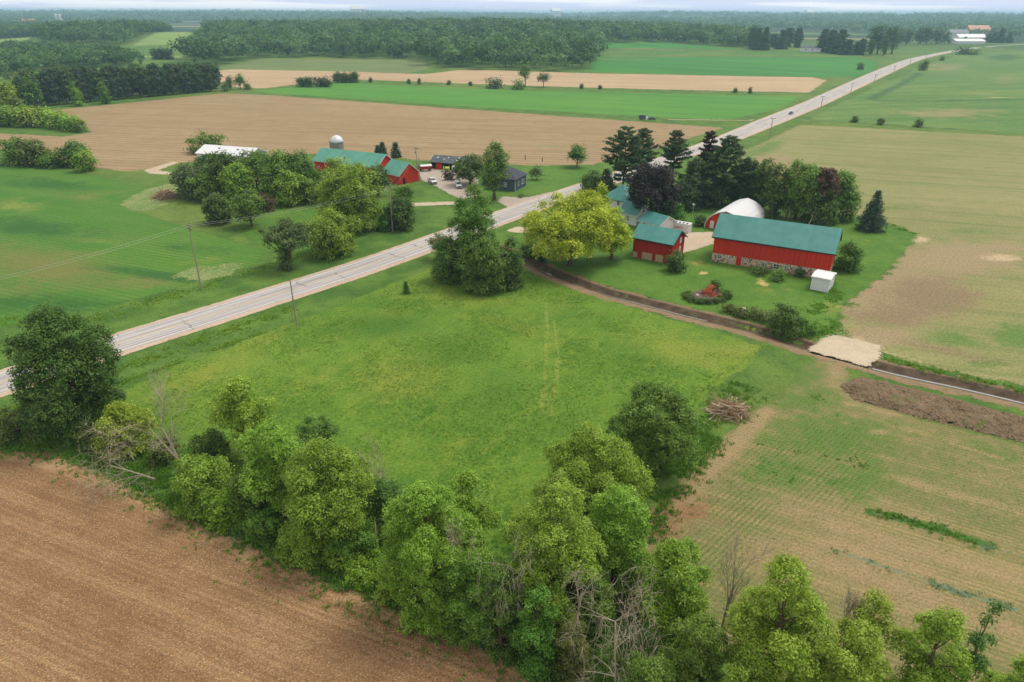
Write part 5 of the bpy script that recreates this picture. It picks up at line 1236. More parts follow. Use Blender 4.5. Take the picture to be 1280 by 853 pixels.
# ------------------------------------------------------------------ vehicles
def wheels(root, xs, y, r, w=.24):
    for x in xs:
        for sy in (-1, 1):
            mb = MB(); mb.tube((x, sy * y - w / 2, r), (x, sy * y + w / 2, r), r, n=18); o = mb.build('wheel', M['tyre'], root)
            hb = MB(); hb.tube((x, sy * (y + w / 2), r), (x, sy * (y + w / 2 + .02), r), r * .55, n=14); hb.build('rim', M['steel'], o)
def lamps(root, x, y, z, name, mat):
    for sy in (-1, 1):
        mb = MB(); mb.box(x - .03, x + .03, sy * y - .16, sy * y + .16, z - .09, z + .09); mb.build(name, M[mat], root, .02)
def pickup(label, u, v, heading, paint, bed=True):
    p = at(u, v); r = thing('pickup_truck', label, 'pickup truck', p, heading)
    mb = MB(); mb.prism([(-2.85, .45), (2.75, .45), (2.9, .6), (2.88, 1.02), (2.7, 1.12), (1.25, 1.2), (-2.85, 1.15)], 'y', -.95, .95)
    mb.build('body', M[paint], r, .05)
    mb = MB(); mb.add([(1.3, -.86, 1.2), (1.3, .86, 1.2), (-.75, .88, 1.16), (-.75, -.88, 1.16), (.55, -.72, 1.88), (.55, .72, 1.88), (-.55, .74, 1.88), (-.55, -.74, 1.88)], [(3,2,1,0),(4,5,6,7),(0,1,5,4),(1,2,6,5),(2,3,7,6),(3,0,4,7)])
    cab = mb.build('cab', M[paint], r, .05)
    def win(vs):
        m2 = MB(); m2.add(vs, [(0, 1, 2, 3)]); m2.build('window', M['glass'], cab)
    win([(1.25, -.78, 1.27), (1.25, .78, 1.27), (.66, .66, 1.82), (.66, -.66, 1.82)])
    for sy in (-1, 1):
        win([(1.0, sy * .885, 1.26), (-.6, sy * .905, 1.26), (-.48, sy * .785, 1.78), (.52, sy * .775, 1.78)])
    if bed:
        mb = MB(); mb.box(-2.7, -.9, -.78, .78, 1.155, 1.17); mb.build('bed', M['grille'], r)
        mb = MB(); [mb.box(-2.85, -.8, sy * .9 - .06, sy * .9 + .06, 1.1, 1.32) for sy in (-1, 1)]; mb.box(-2.88, -2.78, -.9, .9, 1.1, 1.32); mb.build('bed_side', M[paint], r)
    else:
        mb = MB(); mb.box(-2.85, -.78, -.92, .92, 1.16, 1.9); mb.build('cap', M[paint], r, .06)
    mb = MB(); mb.box(2.86, 2.95, -.72, .72, .62, .95); mb.build('grille', M['grille'], r)
    mb = MB(); mb.box(2.8, 3.02, -.92, .92, .42, .6); mb.build('bumper', M['steel'], r, .03)
    lamps(r, 2.9, .78, .85, 'headlight', 'lampglass'); wheels(r, (-1.75, 1.8), .84, .4); return r
def heading(a, b):
    p, q = at(*a), at(*b); return math.atan2(q.y - p.y, q.x - p.x)
pickup('white pickup truck with a dark grille in the yard near the red gabled barn', 540.5, 229, heading((534, 223), (546, 231)), 'carwhite')
pickup('white pickup truck with a covered bed parked beside the dark purplish shrub', 573, 234, heading((570, 227), (575, 236)), 'carwhite', bed=False)
def car(label, u, v, hd, paint, z=0.0):
    p = at(u, v); p.z = z; r = thing('car', label, 'car', p, hd)
    mb = MB(); mb.prism([(-2.25, .35), (2.2, .35), (2.3, .6), (2.2, .82), (1.1, .95), (-2.1, .98), (-2.28, .8)], 'y', -.88, .88); mb.build('body', M[paint], r, .06)
    mb = MB(); mb.add([(1.1, -.8, .95), (1.1, .8, .95), (-1.9, .8, .97), (-1.9, -.8, .97), (.3, -.62, 1.46), (.3, .62, 1.46), (-1.2, .62, 1.46), (-1.2, -.62, 1.46)], [(3,2,1,0),(4,5,6,7),(0,1,5,4),(1,2,6,5),(2,3,7,6),(3,0,4,7)]); c = mb.build('cabin', M['glass'], r, .05)
    mb = MB(); mb.box(-1.15, .25, -.6, .6, 1.455, 1.49); mb.build('roof', M[paint], c)
    lamps(r, 2.26, .65, .66, 'headlight', 'lampglass'); lamps(r, -2.27, .65, .74, 'tail_light', 'redpaint'); wheels(r, (-1.4, 1.4), .8, .33, .2)
rh = heading((1010, 132.6), (960, 152.6))
car('dark car driving along the far stretch of the highway', 988.5, 143, rh, 'cardark', .08)
car('dark car parked on the field track beside a grey box trailer', 815, 150, heading((812, 150), (819, 150)), 'cardark', .05)
p = at(802.5, 150); bt = thing('box_trailer', 'grey box trailer on the field track above the pale tilled field', 'trailer', (p.x, p.y, .04), heading((800, 150), (806, 150)))
mb = MB(); mb.box(-1.8, 1.8, -1, 1, .5, 2.6); mb.build('box', M['greyroof'], bt, .05); mb = MB(); mb.tube((1.8, 0, .55), (3.0, 0, .5), .06); mb.build('drawbar', M['steel'], bt); wheels(bt, (-.3,), .95, .36)
p = at(807.5, 150); wt = thing('water_tank', 'small white tank standing between the box trailer and the parked car', 'tank', (p.x, p.y, .04))
mb = MB(); mb.lathe([(.75, 0), (.8, .1), (.8, 1.4), (.6, 1.7), (.2, 1.8)], 16); mb.build('body', M['white'], wt, smooth=True); mb = MB(); mb.lathe([(.22, 1.8), (.22, 1.92)], 10); mb.build('lid', M['grille'], wt)
# farm wagon, sprayer, white tank in the yard
p = at(531.5, 214); wg = thing('farm_wagon', 'dark red farm wagon with a pale load cover at the yard edge', 'wagon', p, heading((525, 214.5), (539, 213.5)))
mb = MB(); mb.box(-2.6, 2.6, -1.15, 1.15, .8, 1.0); 
for y_ in (-1.15, 1.07): mb.box(-2.6, 2.6, y_, y_ + .08, 1.0, 2.0)
for x_ in (-2.6, 2.52): mb.box(x_, x_ + .08, -1.07, 1.07, 1.0, 2.0)
mb.build('box', M['redpaint'], wg); mb = MB(); mb.prism([(-1.2, 2.0), (1.2, 2.0), (.6, 2.35), (-.6, 2.35)], 'x', -1.9, 2.5); mb.build('cover', M['white'], wg); mb = MB(); mb.tube((2.6, 0, .8), (4.0, 0, .5), .06); mb.build('drawbar', M['redpaint'], wg); wheels(wg, (-1.7, 1.7), 1.0, .42)
p = at(559, 215); sp_ = thing('field_sprayer', 'bright yellow-green farm implement in front of the machine shed', 'implement', p, heading((554, 215), (564, 215)))
mb = MB(); mb.tube((-.9, 0, 1.2), (.9, 0, 1.2), .75, n=16); mb.build('tank', M['lime'], sp_, .08, True); mb = MB(); mb.box(-1.6, 1.3, -.12, .12, .5, .65); mb.box(-1.5, -1.35, -1.3, 1.3, .5, 1.7); mb.tube((1.3, 0, .55), (2.4, 0, .45), .06); mb.build('frame', M['lime'], sp_); wheels(sp_, (-.2,), 1.05, .62, .3)
for y_ in (-1.35, 1.35):
    mb = MB(); mb.box(-1.45, -1.3, min(y_, y_ * 1.35), max(y_, y_ * 1.35), .8, 2.0); mb.build('folded_boom', M['lime'], sp_)
p = at(567.5, 215); pt = thing('fuel_tank', 'white upright tank beside the yellow-green implement', 'tank', p)
mb = MB(); mb.lathe([(.7, .35), (.85, .5), (.85, 2.0), (.5, 2.4), (.1, 2.5)], 16); mb.build('body', M['white'], pt, smooth=True); mb = MB(); [mb.box(x - .06, x + .06, y - .06, y + .06, 0, .45) for x in (-.5, .5) for y in (-.5, .5)]; mb.build('stand', M['steel'], pt)
# ------------------------------------------------------------------ utility poles and wires
def pole(label, u, v, vtop, arms=(), mat='pole', extra=None, r=.16, name='utility_pole', group=None, ang=None):
    p = at(u, v); h = height_for(u, v, vtop); o = thing(name, label, 'utility pole', (p.x, p.y, float(hfun(p.x, p.y))), (math.atan2(.775, .63) + math.pi / 2) if ang is None else ang, group)
    mb = MB(); mb.tube((0, 0, -.2), (0, 0, h), r * 1.15, r * .75, n=10); mb.build('post', M[mat], o)
    for dz, w_ in arms:
        mb = MB(); mb.box(-w_ / 2, w_ / 2, -.17, -.07, h - dz - .07, h - dz + .07); mb.tube((-w_ * .3, -.12, h - dz), (0, -.12, h - dz - .6), .025, n=5); mb.tube((w_ * .3, -.12, h - dz), (0, -.12, h - dz - .6), .025, n=5); a_ = mb.build('crossarm', M['wood' if mat == 'pole' else mat], o)
        for x in (-w_ * .45, -w_ * .2, w_ * .2, w_ * .45):
            m2 = MB(); m2.lathe([(.03, 0), (.07, .06), (.04, .12), (.07, .18), (.03, .26)], 8, (x, -.12, h - dz + .07)); m2.build('insulator', M['steel'], a_)
    if extra: extra(o, h)
    return o, h
def tr_can(o, h):
    mb = MB(); mb.lathe([(.05, 0), (.26, .03), (.26, .8), (.2, .86), (.05, .9)], 12, (.38, 0, h - 2.2)); mb.build('transformer', M['steel'], o)
def guy(o, h):
    mb = MB(); mb.tube((0, 0, h * .9), (2.6, -1.2, 0), .012, n=5); g_ = mb.build('guy_wire', M['wire'], o); mb = MB(); mb.tube(Vector((2.6, -1.2, 0)).lerp(Vector((0, 0, h * .9)), .0), Vector((2.6, -1.2, 0)).lerp(Vector((0, 0, h * .9)), .26), .05, n=6); mb.build('guard', M['yellowplastic'], g_)
PO = []
PO.append(pole('tall grey utility pole with double crossarms by the green crop field', 252, 362, 281, ((.25, 1.9), (.95, 1.7)), extra=lambda o, h: guy(o, h)))
PO.append(pole('bare wooden pole with a yellow guy guard on the meadow verge', 371, 407, 350, (), extra=guy, r=.14))
PO.append(pole('roadside utility pole with a single crossarm in front of the dark tree', 491, 290, 234.5, ((.3, 2.6),)))
PO.append(pole('utility pole with a wide crossarm at the corner of the small red gabled barn', 522, 225.5, 184.5, ((.3, 3.0),), extra=tr_can))
pole('plain wooden pole standing right beside the crossarm pole in the yard', 525, 225.8, 197, (), r=.14)
for i, (u, v, vt) in enumerate(((962, 173, 147.5), (1026, 135, 120.5), (1063.5, 115.5, 104.5), (1093, 102, 93), (1117.5, 89.5, 82.5), (1137.5, 81, 75), (1157, 75, 69.5))):
    pole('wooden utility pole with a crossarm in the line along the far highway verge', u, v, vt, ((.3, 2.8),), r=.2, group='utility poles along the far highway')
def cable(label, a, b, sag, r=.014, name='power_cable', group=None):
    mb = MB(); pts = [Vector(a).lerp(Vector(b), k / 14) - Vector((0, 0, sag * 4 * (k / 14) * (1 - k / 14))) for k in range(15)]
    for k in range(14): mb.tube(pts[k], pts[k + 1], r, n=5, cap=False)
    tag(mb.build(name, M['wire']), label, 'cable', group)
tops = [o.location + Vector((0, 0, h)) for o, h in PO]
prev = tops[0] * 2 - tops[2]; prev.z = 13.5
dirn = (tops[2] - tops[0]).normalized(); side = Vector((-dirn.y, dirn.x, 0))
for k, off in enumerate((-.75, .75)):
    z = Vector((0, 0, .05 - .25)); gname = 'cables strung along the highway poles'
    cable('overhead cable running from beyond the frame to the tall grey pole', prev + side * off, tops[0] + side * off + z, 1.2, group=gname)
    cable('overhead cable between the tall grey pole and the crossarm pole by the dark tree', tops[0] + side * off + z, tops[2] + side * off * 1.3 + z, 1.0, group=gname + ' by the yard trees')
    cable('overhead cable between the crossarm pole by the dark tree and the yard pole', tops[2] + side * off * 1.3 + z, tops[3] + side * off * 1.5 + z, 1.1, group=gname + ' into the yard')
cable('thin cable slung from the yard pole across the highway towards the house tree', tops[3] + Vector((0, 0, -1)), at(660, 236) + Vector((0, 0, 7)), 1.4, .02)
# ------------------------------------------------------------------ small things around the farm
p = at(865.5, 270); bh = thing('yard_light', 'white yard light on a thin post behind the storage container', 'yard light', p); hh_ = height_for(865.5, 270, 257)
mb = MB(); mb.tube((0, 0, 0), (0, 0, hh_), .06, .05, n=8); mb.build('post', M['white'], bh); mb = MB(); mb.box(-.3, .3, -.18, .18, hh_, hh_ + .35); mb.prism([(-.4, hh_ + .35), (.4, hh_ + .35), (0, hh_ + .6)], 'y', -.25, .25); mb.build('lamp_head', M['white'], bh)
rng = np.random.default_rng(5)
p = at(927, 388.5); rk = MB(); vs = []
import bmesh
def rock(name, label, p, s, mat, cat='boulder'):
    bm = bmesh.new(); bmesh.ops.create_icosphere(bm, subdivisions=3, radius=1)
    for v in bm.verts:
        k = 1 + .3 * (float(vnoise(np.array([v.co.x * 2 + 9]), np.array([v.co.y * 2 + v.co.z * 3]), 1.0, 3, 3)[0]) - .5); v.co *= k; v.co.x *= s[0]; v.co.y *= s[1]; v.co.z *= s[2]
    me = bpy.data.meshes.new(name); bm.to_mesh(me); bm.free(); me.materials.append(M[mat])
    for f_ in me.polygons: f_.use_smooth = True
    o = link(name, me); o.location = p + Vector((0, 0, s[2] * .4)); tag(o, label, cat); return o
rock('boulder', 'pale boulder at the head of the overgrown shrub row', p, (1.0, .7, .55), 'rock')
# round flower bed
p = at(885, 371); fb = thing('flower_bed', 'round flower bed with bare mulch and rust-orange plants on the farm lawn', 'flower bed', p)
mb = MB(); mb.lathe([(3.6, 0.0), (3.4, .18), (2.0, .26), (.1, .3)], 28); mb.build('soil', M['mulch'], fb, smooth=True)
def bed_plant(u, v, r_, h_, col):
    q_ = at(u, v) - p; me, L_, R_ = broad_crown(np.random.default_rng(int(u * 7)), h_, r_, 0, .30, 8, 1.2); o = link('foliage', me, fb); o.location = (q_.x, q_.y, .15); o.color = (*col, 1)
bed_plant(885, 370, 1.2, 1.3, (.42, .10, .03)); bed_plant(888, 366, .8, 1.6, (.46, .12, .035)); bed_plant(897, 373.5, .9, .8, (.40, .15, .07)); bed_plant(893, 368, 1.0, .9, (.22, .12, .09)); bed_plant(878, 368, .7, .5, (.16, .13, .12))
rock('stone', 'pale stone at the rim of the round flower bed', at(871, 371), (.45, .4, .45), 'rock', 'stone')
# brush piles
def pile(name, label, u, v, rx, ry, hgt, n, mats, seed, ln=(1.2, 4.2)):
    rg = np.random.default_rng(seed); p = at(u, v); r = thing(name, label, 'brush pile', p)
    for mat, cnt, r0, r1 in mats:
        segs = []
        for _ in range(cnt):
            a = rg.uniform(0, 6.28); q = math.sqrt(rg.random()); c = np.array([math.cos(a) * rx * q, math.sin(a) * ry * q, hgt * (1 - q * q) * rg.uniform(.2, 1.0) + .1])
            d = unit(np.array([rg.normal(), rg.normal(), rg.normal() * .35])); l_ = rg.uniform(*ln) * .5; rr = rg.uniform(r0, r1); m_ = c + rg.normal(size=3) * .12
            a_, b_ = c - d * l_, c + d * l_; a_[2] = max(a_[2], .03); b_[2] = max(b_[2], .03); segs += [(a_, m_, rr, rr * .85), (m_, b_, rr * .85, rr * .4)]
        link('branches' if mat != 'stickpale' else 'pale_branches', tube_mesh(name, segs, M[mat], 5), r)['kind'] = 'stuff'
    return r
pile('brush_pile', 'heap of cut brush with pale peeled branches at the meadow corner', 911, 516, 2.3, 1.9, 1.7, 0, (('stick', 300, .02, .05), ('stickpale', 60, .05, .11)), 3, (1.6, 5.2))
pile('brush_pile', 'pinkish heap of old brush beside the grey-green tree across the highway', 208, 247, 3.2, 2.6, 2.2, 0, (('stick', 260, .05, .12), ('stickpale', 60, .08, .14)), 4, (2, 6))
# broken trunk in the hedgerow
p = at(472, 694); bt_ = thing('broken_trunk', 'broken pale tree trunk stripped of bark beside the big round-headed tree', 'dead trunk', p); hb_ = height_for(472, 694, 650)
link('trunk', tube_mesh('trunk', [((0, 0, -.1), (.05, 0, hb_ * .35), .16, .18), ((.05, 0, hb_ * .35), (-.02, .02, hb_ * .55), .18, .11), ((-.02, .02, hb_ * .55), (.08, 0, hb_ * .8), .11, .07), ((.08, 0, hb_ * .8), (.1, .05, hb_), .07, .02)], M['stickpale'], 8), bt_)
for u, v, vt in ((656.5, 200, 194), (678, 202, 197)):
    p = at(u, v); f_ = MB(); f_.tube((0, 0, 0), (0, 0, height_for(u, v, vt)), .18, .15, n=8); o = f_.build('fence_post', M['wood']); o.location = p; tag(o, 'weathered wooden post at the edge of the pale tilled field', 'post', 'posts along the pale tilled field')
# ------------------------------------------------------------------ tall grass and weeds (uncountable)
def tufts(name, label, lines, seed, colour, h=(.35, .8), blades=5, width=.09):
    rg = np.random.default_rng(seed); P = []
    for pts, w_, per in lines:
        L = [np.array(at(*q)[:2]) for q in pts]
        for a, b in zip(L[:-1], L[1:]):
            n = int(np.linalg.norm(b - a) * per * max(w_, .5)); t_ = rg.random(n)[:, None]; q = a + (b - a) * t_; d = unit(b - a); nn = np.array([-d[1], d[0]])
            q = q + nn * (rg.normal(size=n) * w_ * .5)[:, None] + rg.normal(size=(n, 2)) * .15
            keep = vnoise(q[:, 0], q[:, 1], 2.2, seed, 2) > (.52 if seed >= 14 else .38); P.append(q[keep])
    P = np.concatenate(P); n = len(P) * blades; idx = np.repeat(np.arange(len(P)), blades)
    base = np.stack([P[idx, 0], P[idx, 1], hfun(P[idx, 0], P[idx, 1])], 1) + rg.normal(size=(n, 3)) * np.array([.14, .14, 0])
    hv = rg.uniform(*h, len(P))[idx] * rg.uniform(.6, 1.2, n); a = rg.uniform(0, 6.28, n); lean = rg.uniform(.05, .7, n)
    d = np.stack([np.cos(a), np.sin(a), np.zeros(n)], 1); s = np.stack([-np.sin(a), np.cos(a), np.zeros(n)], 1) * (width * rg.uniform(.6, 1.5, n))[:, None]
    up = np.array([0, 0, 1.0]); mid = base + up * (hv * .6)[:, None] + d * (lean * hv * .35)[:, None]; tip = base + up * (hv * .95)[:, None] + d * (lean * hv)[:, None]
    V = np.stack([base - s * .6, mid - s, tip, mid + s, base + s * .6], 1).reshape(-1, 3); F = np.arange(len(V)).reshape(-1, 5)
    me = mesh_np(name, V, F, M['leaf'], {'tint': np.repeat(np.clip(rg.random(len(P))[idx] * .6 + rg.random(n) * .4, 0, 1), 5)})
    o = link(name, me); o.color = (*colour, 1); tag(o, label, 'grass', None, 'stuff')
HEDGE = [(0, 552), (70, 553), (140, 572), (260, 636), (410, 704), (570, 766), (700, 835), (790, 880)]
tufts('tall_grass', 'tall dark green grass along the hedgerow and the tilled field', [(HEDGE, 2.6, 46), (HEDGE, 5, 8), ([(150, 560), (300, 610), (450, 660), (600, 720), (700, 700), (790, 640), (860, 560), (930, 480)], 4, 10), ([(800, 690), (850, 600), (890, 545)], 2.5, 14), ([(900, 820), (1000, 880), (1280, 900)], 4, 8)], 11, (.130, .275, .030), (.2, .5), blades=7, width=.045)
tufts('road_verge_grass', 'rough verge grass between the highway and the fields', [([(0, 520), (150, 463), (250, 425), (370, 385)], 2.2, 12), ([(0, 400), (110, 402), (250, 360), (330, 335), (420, 310)], 2.5, 9), ([(60, 500), (150, 480), (240, 447), (330, 415)], .9, 16)], 12, (.21, .35, .042), (.14, .34), blades=7, width=.05)
tufts('bank_weeds', 'leafy weeds on the ditch banks and around the crossing', [([(1000, 410), (1030, 418), (1045, 402)], 2, 10), ([(1105, 447), (1150, 460), (1290, 492)], 1.2, 14), ([(1035, 352), (1045, 372), (1010, 392)], 1.8, 12), ([(1075, 272), (1120, 284), (1145, 293)], 1.5, 8)], 13, (.16, .32, .036), (.15, .4), blades=7, width=.06)
tufts('weed_strip', 'lush green weed strip across the sparse crop field', [([(1085, 640), (1115, 646), (1150, 657), (1175, 662), (1200, 672), (1245, 686)], 1.1, 12), ([(975, 505), (1040, 500)], 2.0, 3), ([(950, 560), (1000, 556)], 2.5, 3), ([(1020, 585), (1080, 578)], 2.0, 3), ([(960, 600), (1005, 596)], 2.0, 3)], 14, (.130, .270, .036), (.12, .35), blades=8, width=.06)
tufts('grey_weeds', 'sparse grey-green weeds in a line across the crop field', [([(1035, 687), (1060, 694), (1100, 706), (1140, 720), (1200, 742), (1270, 762)], .7, 16), ([(1230, 684), (1280, 694)], .8, 12)], 15, (.28, .36, .26), (.10, .28), width=.06)

# ------------------------------------------------------------------ fine ground cover: grass tufts, straw, clods, seedlings
def inside(poly, n, rg, margin=.5):
    A = np.array([at(*p)[:2] for p in poly]); lo, hi = A.min(0), A.max(0)
    q = lo + (hi - lo) * rg.random((n, 2)); return q[poly_sdf(q[:, 0], q[:, 1], A) > margin]
def blade_field(name, label, P, rg, colour, h, blades, width, spread=.10):
    n = len(P) * blades; idx = np.repeat(np.arange(len(P)), blades)
    base = np.stack([P[idx, 0], P[idx, 1], hfun(P[idx, 0], P[idx, 1]) + .015], 1) + rg.normal(size=(n, 3)) * np.array([spread, spread, 0])
    hv = rg.uniform(*h, len(P))[idx] * rg.uniform(.6, 1.2, n); a = rg.uniform(0, 6.28, n); ln = rg.uniform(.2, 1.0, n)
    d = np.stack([np.cos(a), np.sin(a), np.zeros(n)], 1); s_ = np.stack([-np.sin(a), np.cos(a), np.zeros(n)], 1) * (width * rg.uniform(.6, 1.5, n))[:, None]
    tip = base + np.array([0, 0, 1.0]) * hv[:, None] + d * (ln * hv)[:, None]; mid = base * .45 + tip * .55 + np.array([0, 0, .12]) * hv[:, None]
    V = np.stack([base, mid - s_, tip, mid + s_], 1).reshape(-1, 3)
    o = link(name, mesh_np(name, V, np.arange(len(V)).reshape(-1, 4), M['leaf'], {'tint': np.repeat(np.clip(rg.random(len(P))[idx] * .6 + rg.random(n) * .4, 0, 1), 4)})); o.color = (*colour, 1); tag(o, label, 'grass', None, 'stuff')
rg = np.random.default_rng(77)
MEADOW = [(150,492),(240,452),(330,419),(420,386),(540,338),(600,316),(648,328),(690,352),(760,378),(850,406),(946,434),(930,458),(885,490),(840,560),(760,650),(600,710),(450,680),(300,580),(200,530)]
q = inside(MEADOW, 60000, rg); k = vnoise(q[:, 0], q[:, 1], 9, 2, 4) + .25 * vnoise(q[:, 0], q[:, 1], 2, 5, 2); q = q[k > .52 + .16 * rg.random(len(q))]
blade_field('meadow_grass', 'longer grass tufts scattered through the mown meadow', q, rg, (.140, .265, .030), (.07, .17), 5, .05, .16)
def flat_bits(name, label, q, rg, mat, ln, wd, zz=.03, tilt=.18):
    n = len(q); a = rg.uniform(0, 3.14, n) * .35 - plow_rows + rg.normal(size=n) * .5; d = np.stack([np.cos(a), np.sin(a), rg.normal(size=n) * tilt], 1); b = np.stack([-np.sin(a), np.cos(a), rg.normal(size=n) * tilt], 1)
    c = np.stack([q[:, 0], q[:, 1], hfun(q[:, 0], q[:, 1]) + zz], 1); L_ = rg.uniform(*ln, n)[:, None] * .5; W_ = rg.uniform(*wd, n)[:, None] * .5
    V = np.stack([c - d * L_ - b * W_, c + d * L_ - b * W_, c + d * L_ + b * W_, c - d * L_ + b * W_], 1).reshape(-1, 3)
    tag(link(name, mesh_np(name, V, np.arange(len(V)).reshape(-1, 4), mat)), label, 'crop residue', None, 'stuff')
M['straw'] = plain('bleached_straw', s2l(216, 186, 142), .8, .2, var=.3, scale=.7)
PLOW = [(0,566),(60,570),(120,592),(250,658),(400,726),(560,790),(690,857),(780,930),(300,1000),(-260,900),(-200,600)]
q = inside(PLOW, 60000, rg); cr_, sr_ = math.cos(plow_rows), math.sin(plow_rows)
k = vnoise((q[:, 0] * cr_ - q[:, 1] * sr_) / 9, (q[:, 0] * sr_ + q[:, 1] * cr_), 1.3, 9, 3); q = q[k > .40 + .38 * rg.random(len(q))]
flat_bits('crop_residue', 'bleached straw bits strewn over the dark tilled field', q, rg, M['straw'], (.07, .24), (.02, .045))
def clods(name, label, q, rg, mat, size):
    n = len(q); s_ = rg.uniform(*size, n); a = rg.uniform(0, 6.28, n); V = []
    for j in range(4): V.append(np.stack([q[:, 0] + np.cos(a + j * 1.571) * s_ * rg.uniform(.7, 1.3, n), q[:, 1] + np.sin(a + j * 1.571) * s_ * rg.uniform(.7, 1.3, n), hfun(q[:, 0], q[:, 1]) + np.zeros(n)], 1))
    V.append(np.stack([q[:, 0] + rg.normal(size=n) * s_ * .3, q[:, 1] + rg.normal(size=n) * s_ * .3, hfun(q[:, 0], q[:, 1]) + s_ * rg.uniform(.5, 1.1, n)], 1))
    V = np.stack(V, 1).reshape(-1, 3); b_ = np.arange(n)[:, None] * 5; F = np.concatenate([b_ + np.array([[j, (j + 1) % 4, 4]]) for j in range(4)])
    tag(link(name, mesh_np(name, V, F, mat)), label, 'soil', None, 'stuff')
M['clod'] = plain('soil_clods', s2l(150, 112, 78), .95, .1, var=.3, scale=.8); M['pebble'] = plain('sandy_stones', s2l(206, 190, 164), .9, .1, var=.25, scale=1.5)
q = inside(PLOW, 60000, rg); c_ = math.cos(plow_rows); sn_ = math.sin(plow_rows); rowc = q[:, 0] * sn_ + q[:, 1] * c_
q = q[(np.sin(rowc * 6.2832 / .76 + vnoise(q[:, 0], q[:, 1], 6, 3, 2) * 4) > -.1) & (vnoise(q[:, 0], q[:, 1], 5, 4, 3) > .36)]
clods('soil_clods', 'brown clods lying in rows across the dark tilled field', q, rg, M['clod'], (.04, .13))
q = inside([(1050,483),(1075,472),(1160,492),(1300,530),(1400,560),(1400,585),(1290,556),(1150,522),(1068,500)], 5000, rg, -.4)
hb2 = hfun; hfun_keep = hfun
def hfun(X, Y): return berm_h(np.asarray(X, float), np.asarray(Y, float)) + .0
clods('soil_clods', 'rough clods covering the heap of ditch spoil', q, rg, M['berm'] if False else plain('spoil_clods', s2l(136, 114, 90), .95, .1, var=.3, scale=.8), (.08, .28))
hfun = hfun_keep
q = inside([(1003,440),(1028,419),(1045,412),(1108,430),(1106,450),(1086,464),(1040,454)], 1500, rg, 0)
clods('loose_stones', 'loose pale stones around the edge of the sandy crossing', q, rg, M['pebble'], (.03, .12))
# seedlings of the sparse crop, in rows
CROP = [(800,690),(828,628),(882,574),(940,520),(978,505),(1010,490),(1050,494),(1070,505),(1150,532),(1290,568),(1400,600),(1400,900),(1290,930),(1100,900),(900,820),(805,720)]
def rows_in(poly, ang, gap, along, rg):
    A = np.array([at(*p)[:2] for p in poly]); c, s_ = math.cos(-ang), math.sin(-ang); D = np.array([c, s_]); N_ = np.array([-s_, c])
    lo, hi = (A @ N_).min(), (A @ N_).max(); l0, l1 = (A @ D).min(), (A @ D).max()
    R_, T_ = np.meshgrid(np.arange(lo, hi, gap), np.arange(l0, l1, along)); R_ = R_.ravel() + rg.normal(size=R_.size) * .035; T_ = T_.ravel() + rg.normal(size=T_.size) * along * .3
    q = R_[:, None] * N_ + T_[:, None] * D; return q[poly_sdf(q[:, 0], q[:, 1], A) > .3]
GRN = [('b',1040,550,110,44,1),('b',980,590,80,40,.9),('b',1075,600,80,44,.85),('b',1010,500,60,24,1),('b',1240,565,90,20,.8,.2),('b',1180,600,110,40,.7),('b',1260,640,70,30,.6),('b',960,545,50,24,.7),('b',890,700,50,30,.4)]
qa = rows_in(CROP, rA, .62, .33, rg); da = bake(qa[:, 0], qa[:, 1], [('b',1010,590,100,66,1),('b',930,640,60,60,1)]); ga = bake(qa[:, 0], qa[:, 1], GRN) + .22
qa = qa[(da > .45) & (ga * vnoise(qa[:, 0], qa[:, 1], 3, 6, 3) * 2 > rg.random(len(qa)) * 1.9)]
qb = rows_in(CROP, rB, .70, .40, rg); db = bake(qb[:, 0], qb[:, 1], [('b',1010,590,100,66,1),('b',930,640,60,60,1)]); gb = bake(qb[:, 0], qb[:, 1], GRN) + .20
qb = qb[(db < .45) & (gb * vnoise(qb[:, 0], qb[:, 1], 3, 6, 3) * 2 > rg.random(len(qb)) * 2.0)]
blade_field('crop_seedlings', 'rows of green seedlings in the sparse crop field', np.concatenate([qa, qb]), rg, (.165, .310, .040), (.06, .15), 4, .045, .07)
# ------------------------------------------------------------------ haze, sky, sun, camera
def haze_box():
    mb = MB(); mb.box(-13800, 13800, -300, 15200, -14, 74)
    m = bpy.data.materials.new('haze_air'); m.use_nodes = True; t = NT(m.node_tree); t.n.clear()
    out = t.node('ShaderNodeOutputMaterial'); v = t.node('ShaderNodeVolumePrincipled')
    v.inputs['Color'].default_value = (.48, .76, .98, 1); v.inputs['Density'].default_value = HAZE
    v.inputs['Anisotropy'].default_value = 0.1
    t.l.new(v.outputs[0], out.inputs['Volume'])
    tag(mb.build('haze', m), kind='stuff')
HAZE = 0.000125
haze_box()

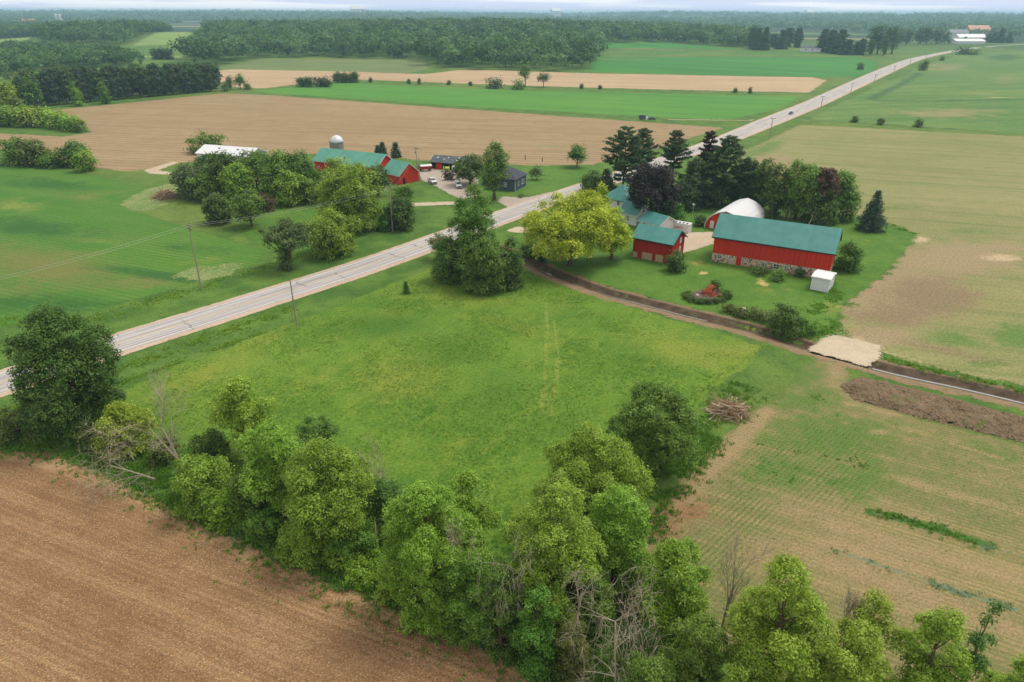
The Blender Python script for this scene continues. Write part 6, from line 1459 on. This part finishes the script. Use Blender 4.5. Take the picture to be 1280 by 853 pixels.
SUN_DIR = Vector((0.48, 0.26, 1.0)).normalized()     # towards the sun
w = bpy.data.worlds.new('World'); scene.world = w; w.use_nodes = True
t = NT(w.node_tree); t.n.clear()
out = t.node('ShaderNodeOutputWorld'); bg = t.node('ShaderNodeBackground')
sky = t.node('ShaderNodeTexSky'); sky.sky_type = 'NISHITA'; sky.sun_disc = False
sky.sun_elevation = math.asin(SUN_DIR.z); sky.sun_rotation = math.atan2(SUN_DIR.x, SUN_DIR.y)
sky.altitude = 200; sky.air_density = 1.0; sky.dust_density = 1.0; sky.ozone_density = 1.5
gen = t.node('ShaderNodeTexCoord').outputs['Generated']
c1 = t.noise(t.mapping(gen, 0, (3.0, 3.0, 90)), 1.0, 5, .55)
c2 = t.noise(t.mapping(gen, .4, (1.6, 1.6, 5)), 1.3, 5, .6)
streak = t.step(c1, .47, .60); veil = t.step(c2, .3, .62)
z = t.sep(gen)[2]
low = t.step(z, .30, .0)                      # only a thin layer low down, thicker overhead
veilc = t.mix(streak, (5.8, 6.5, 8.6), (8.2, 8.5, 9.2))
over = t.mix(veil, (5.5, 5.3, 5.0), (9.2, 8.8, 8.2))
cloud = t.mix(low, over, veilc)
col = t.mix(.86, sky.outputs[0], cloud)
t.l.new(col, bg.inputs['Color']); bg.inputs['Strength'].default_value = .092
t.l.new(bg.outputs[0], out.inputs['Surface'])

sun = bpy.data.lights.new('sun', 'SUN'); sun.energy = 2.0; sun.angle = math.radians(26); sun.color = (1, .95, .87)
so = bpy.data.objects.new('sun', sun); COL.objects.link(so); so.rotation_euler = SUN_DIR.to_track_quat('Z', 'Y').to_euler()

cam = bpy.data.cameras.new('camera'); cam.sensor_width = 36; cam.lens = FPX / 1280 * 36
cam.clip_end = 40000; cam.clip_start = .5
co = bpy.data.objects.new('camera', cam); COL.objects.link(co)
co.matrix_world = Matrix.Translation((0, 0, CAM_H)) @ Matrix.Rotation(math.pi / 2 - PITCH, 4, 'X') @ Matrix.Rotation(ROLL, 4, 'Z')
scene.camera = co
for o in list(scene.objects):
    if 'dims' in o: del o['dims']
vs = scene.view_settings; vs.view_transform = 'Standard'; vs.look = 'None'; vs.exposure = 0.49; vs.gamma = 1.0
scene.render.resolution_x, scene.render.resolution_y = 1024, 682
cy = scene.cycles
cy.max_bounces = 6; cy.diffuse_bounces = 3; cy.glossy_bounces = 2; cy.transmission_bounces = 4; cy.volume_bounces = 1; cy.transparent_max_bounces = 16
cy.use_denoising = True
cy.use_adaptive_sampling = True; cy.adaptive_threshold = 0.012
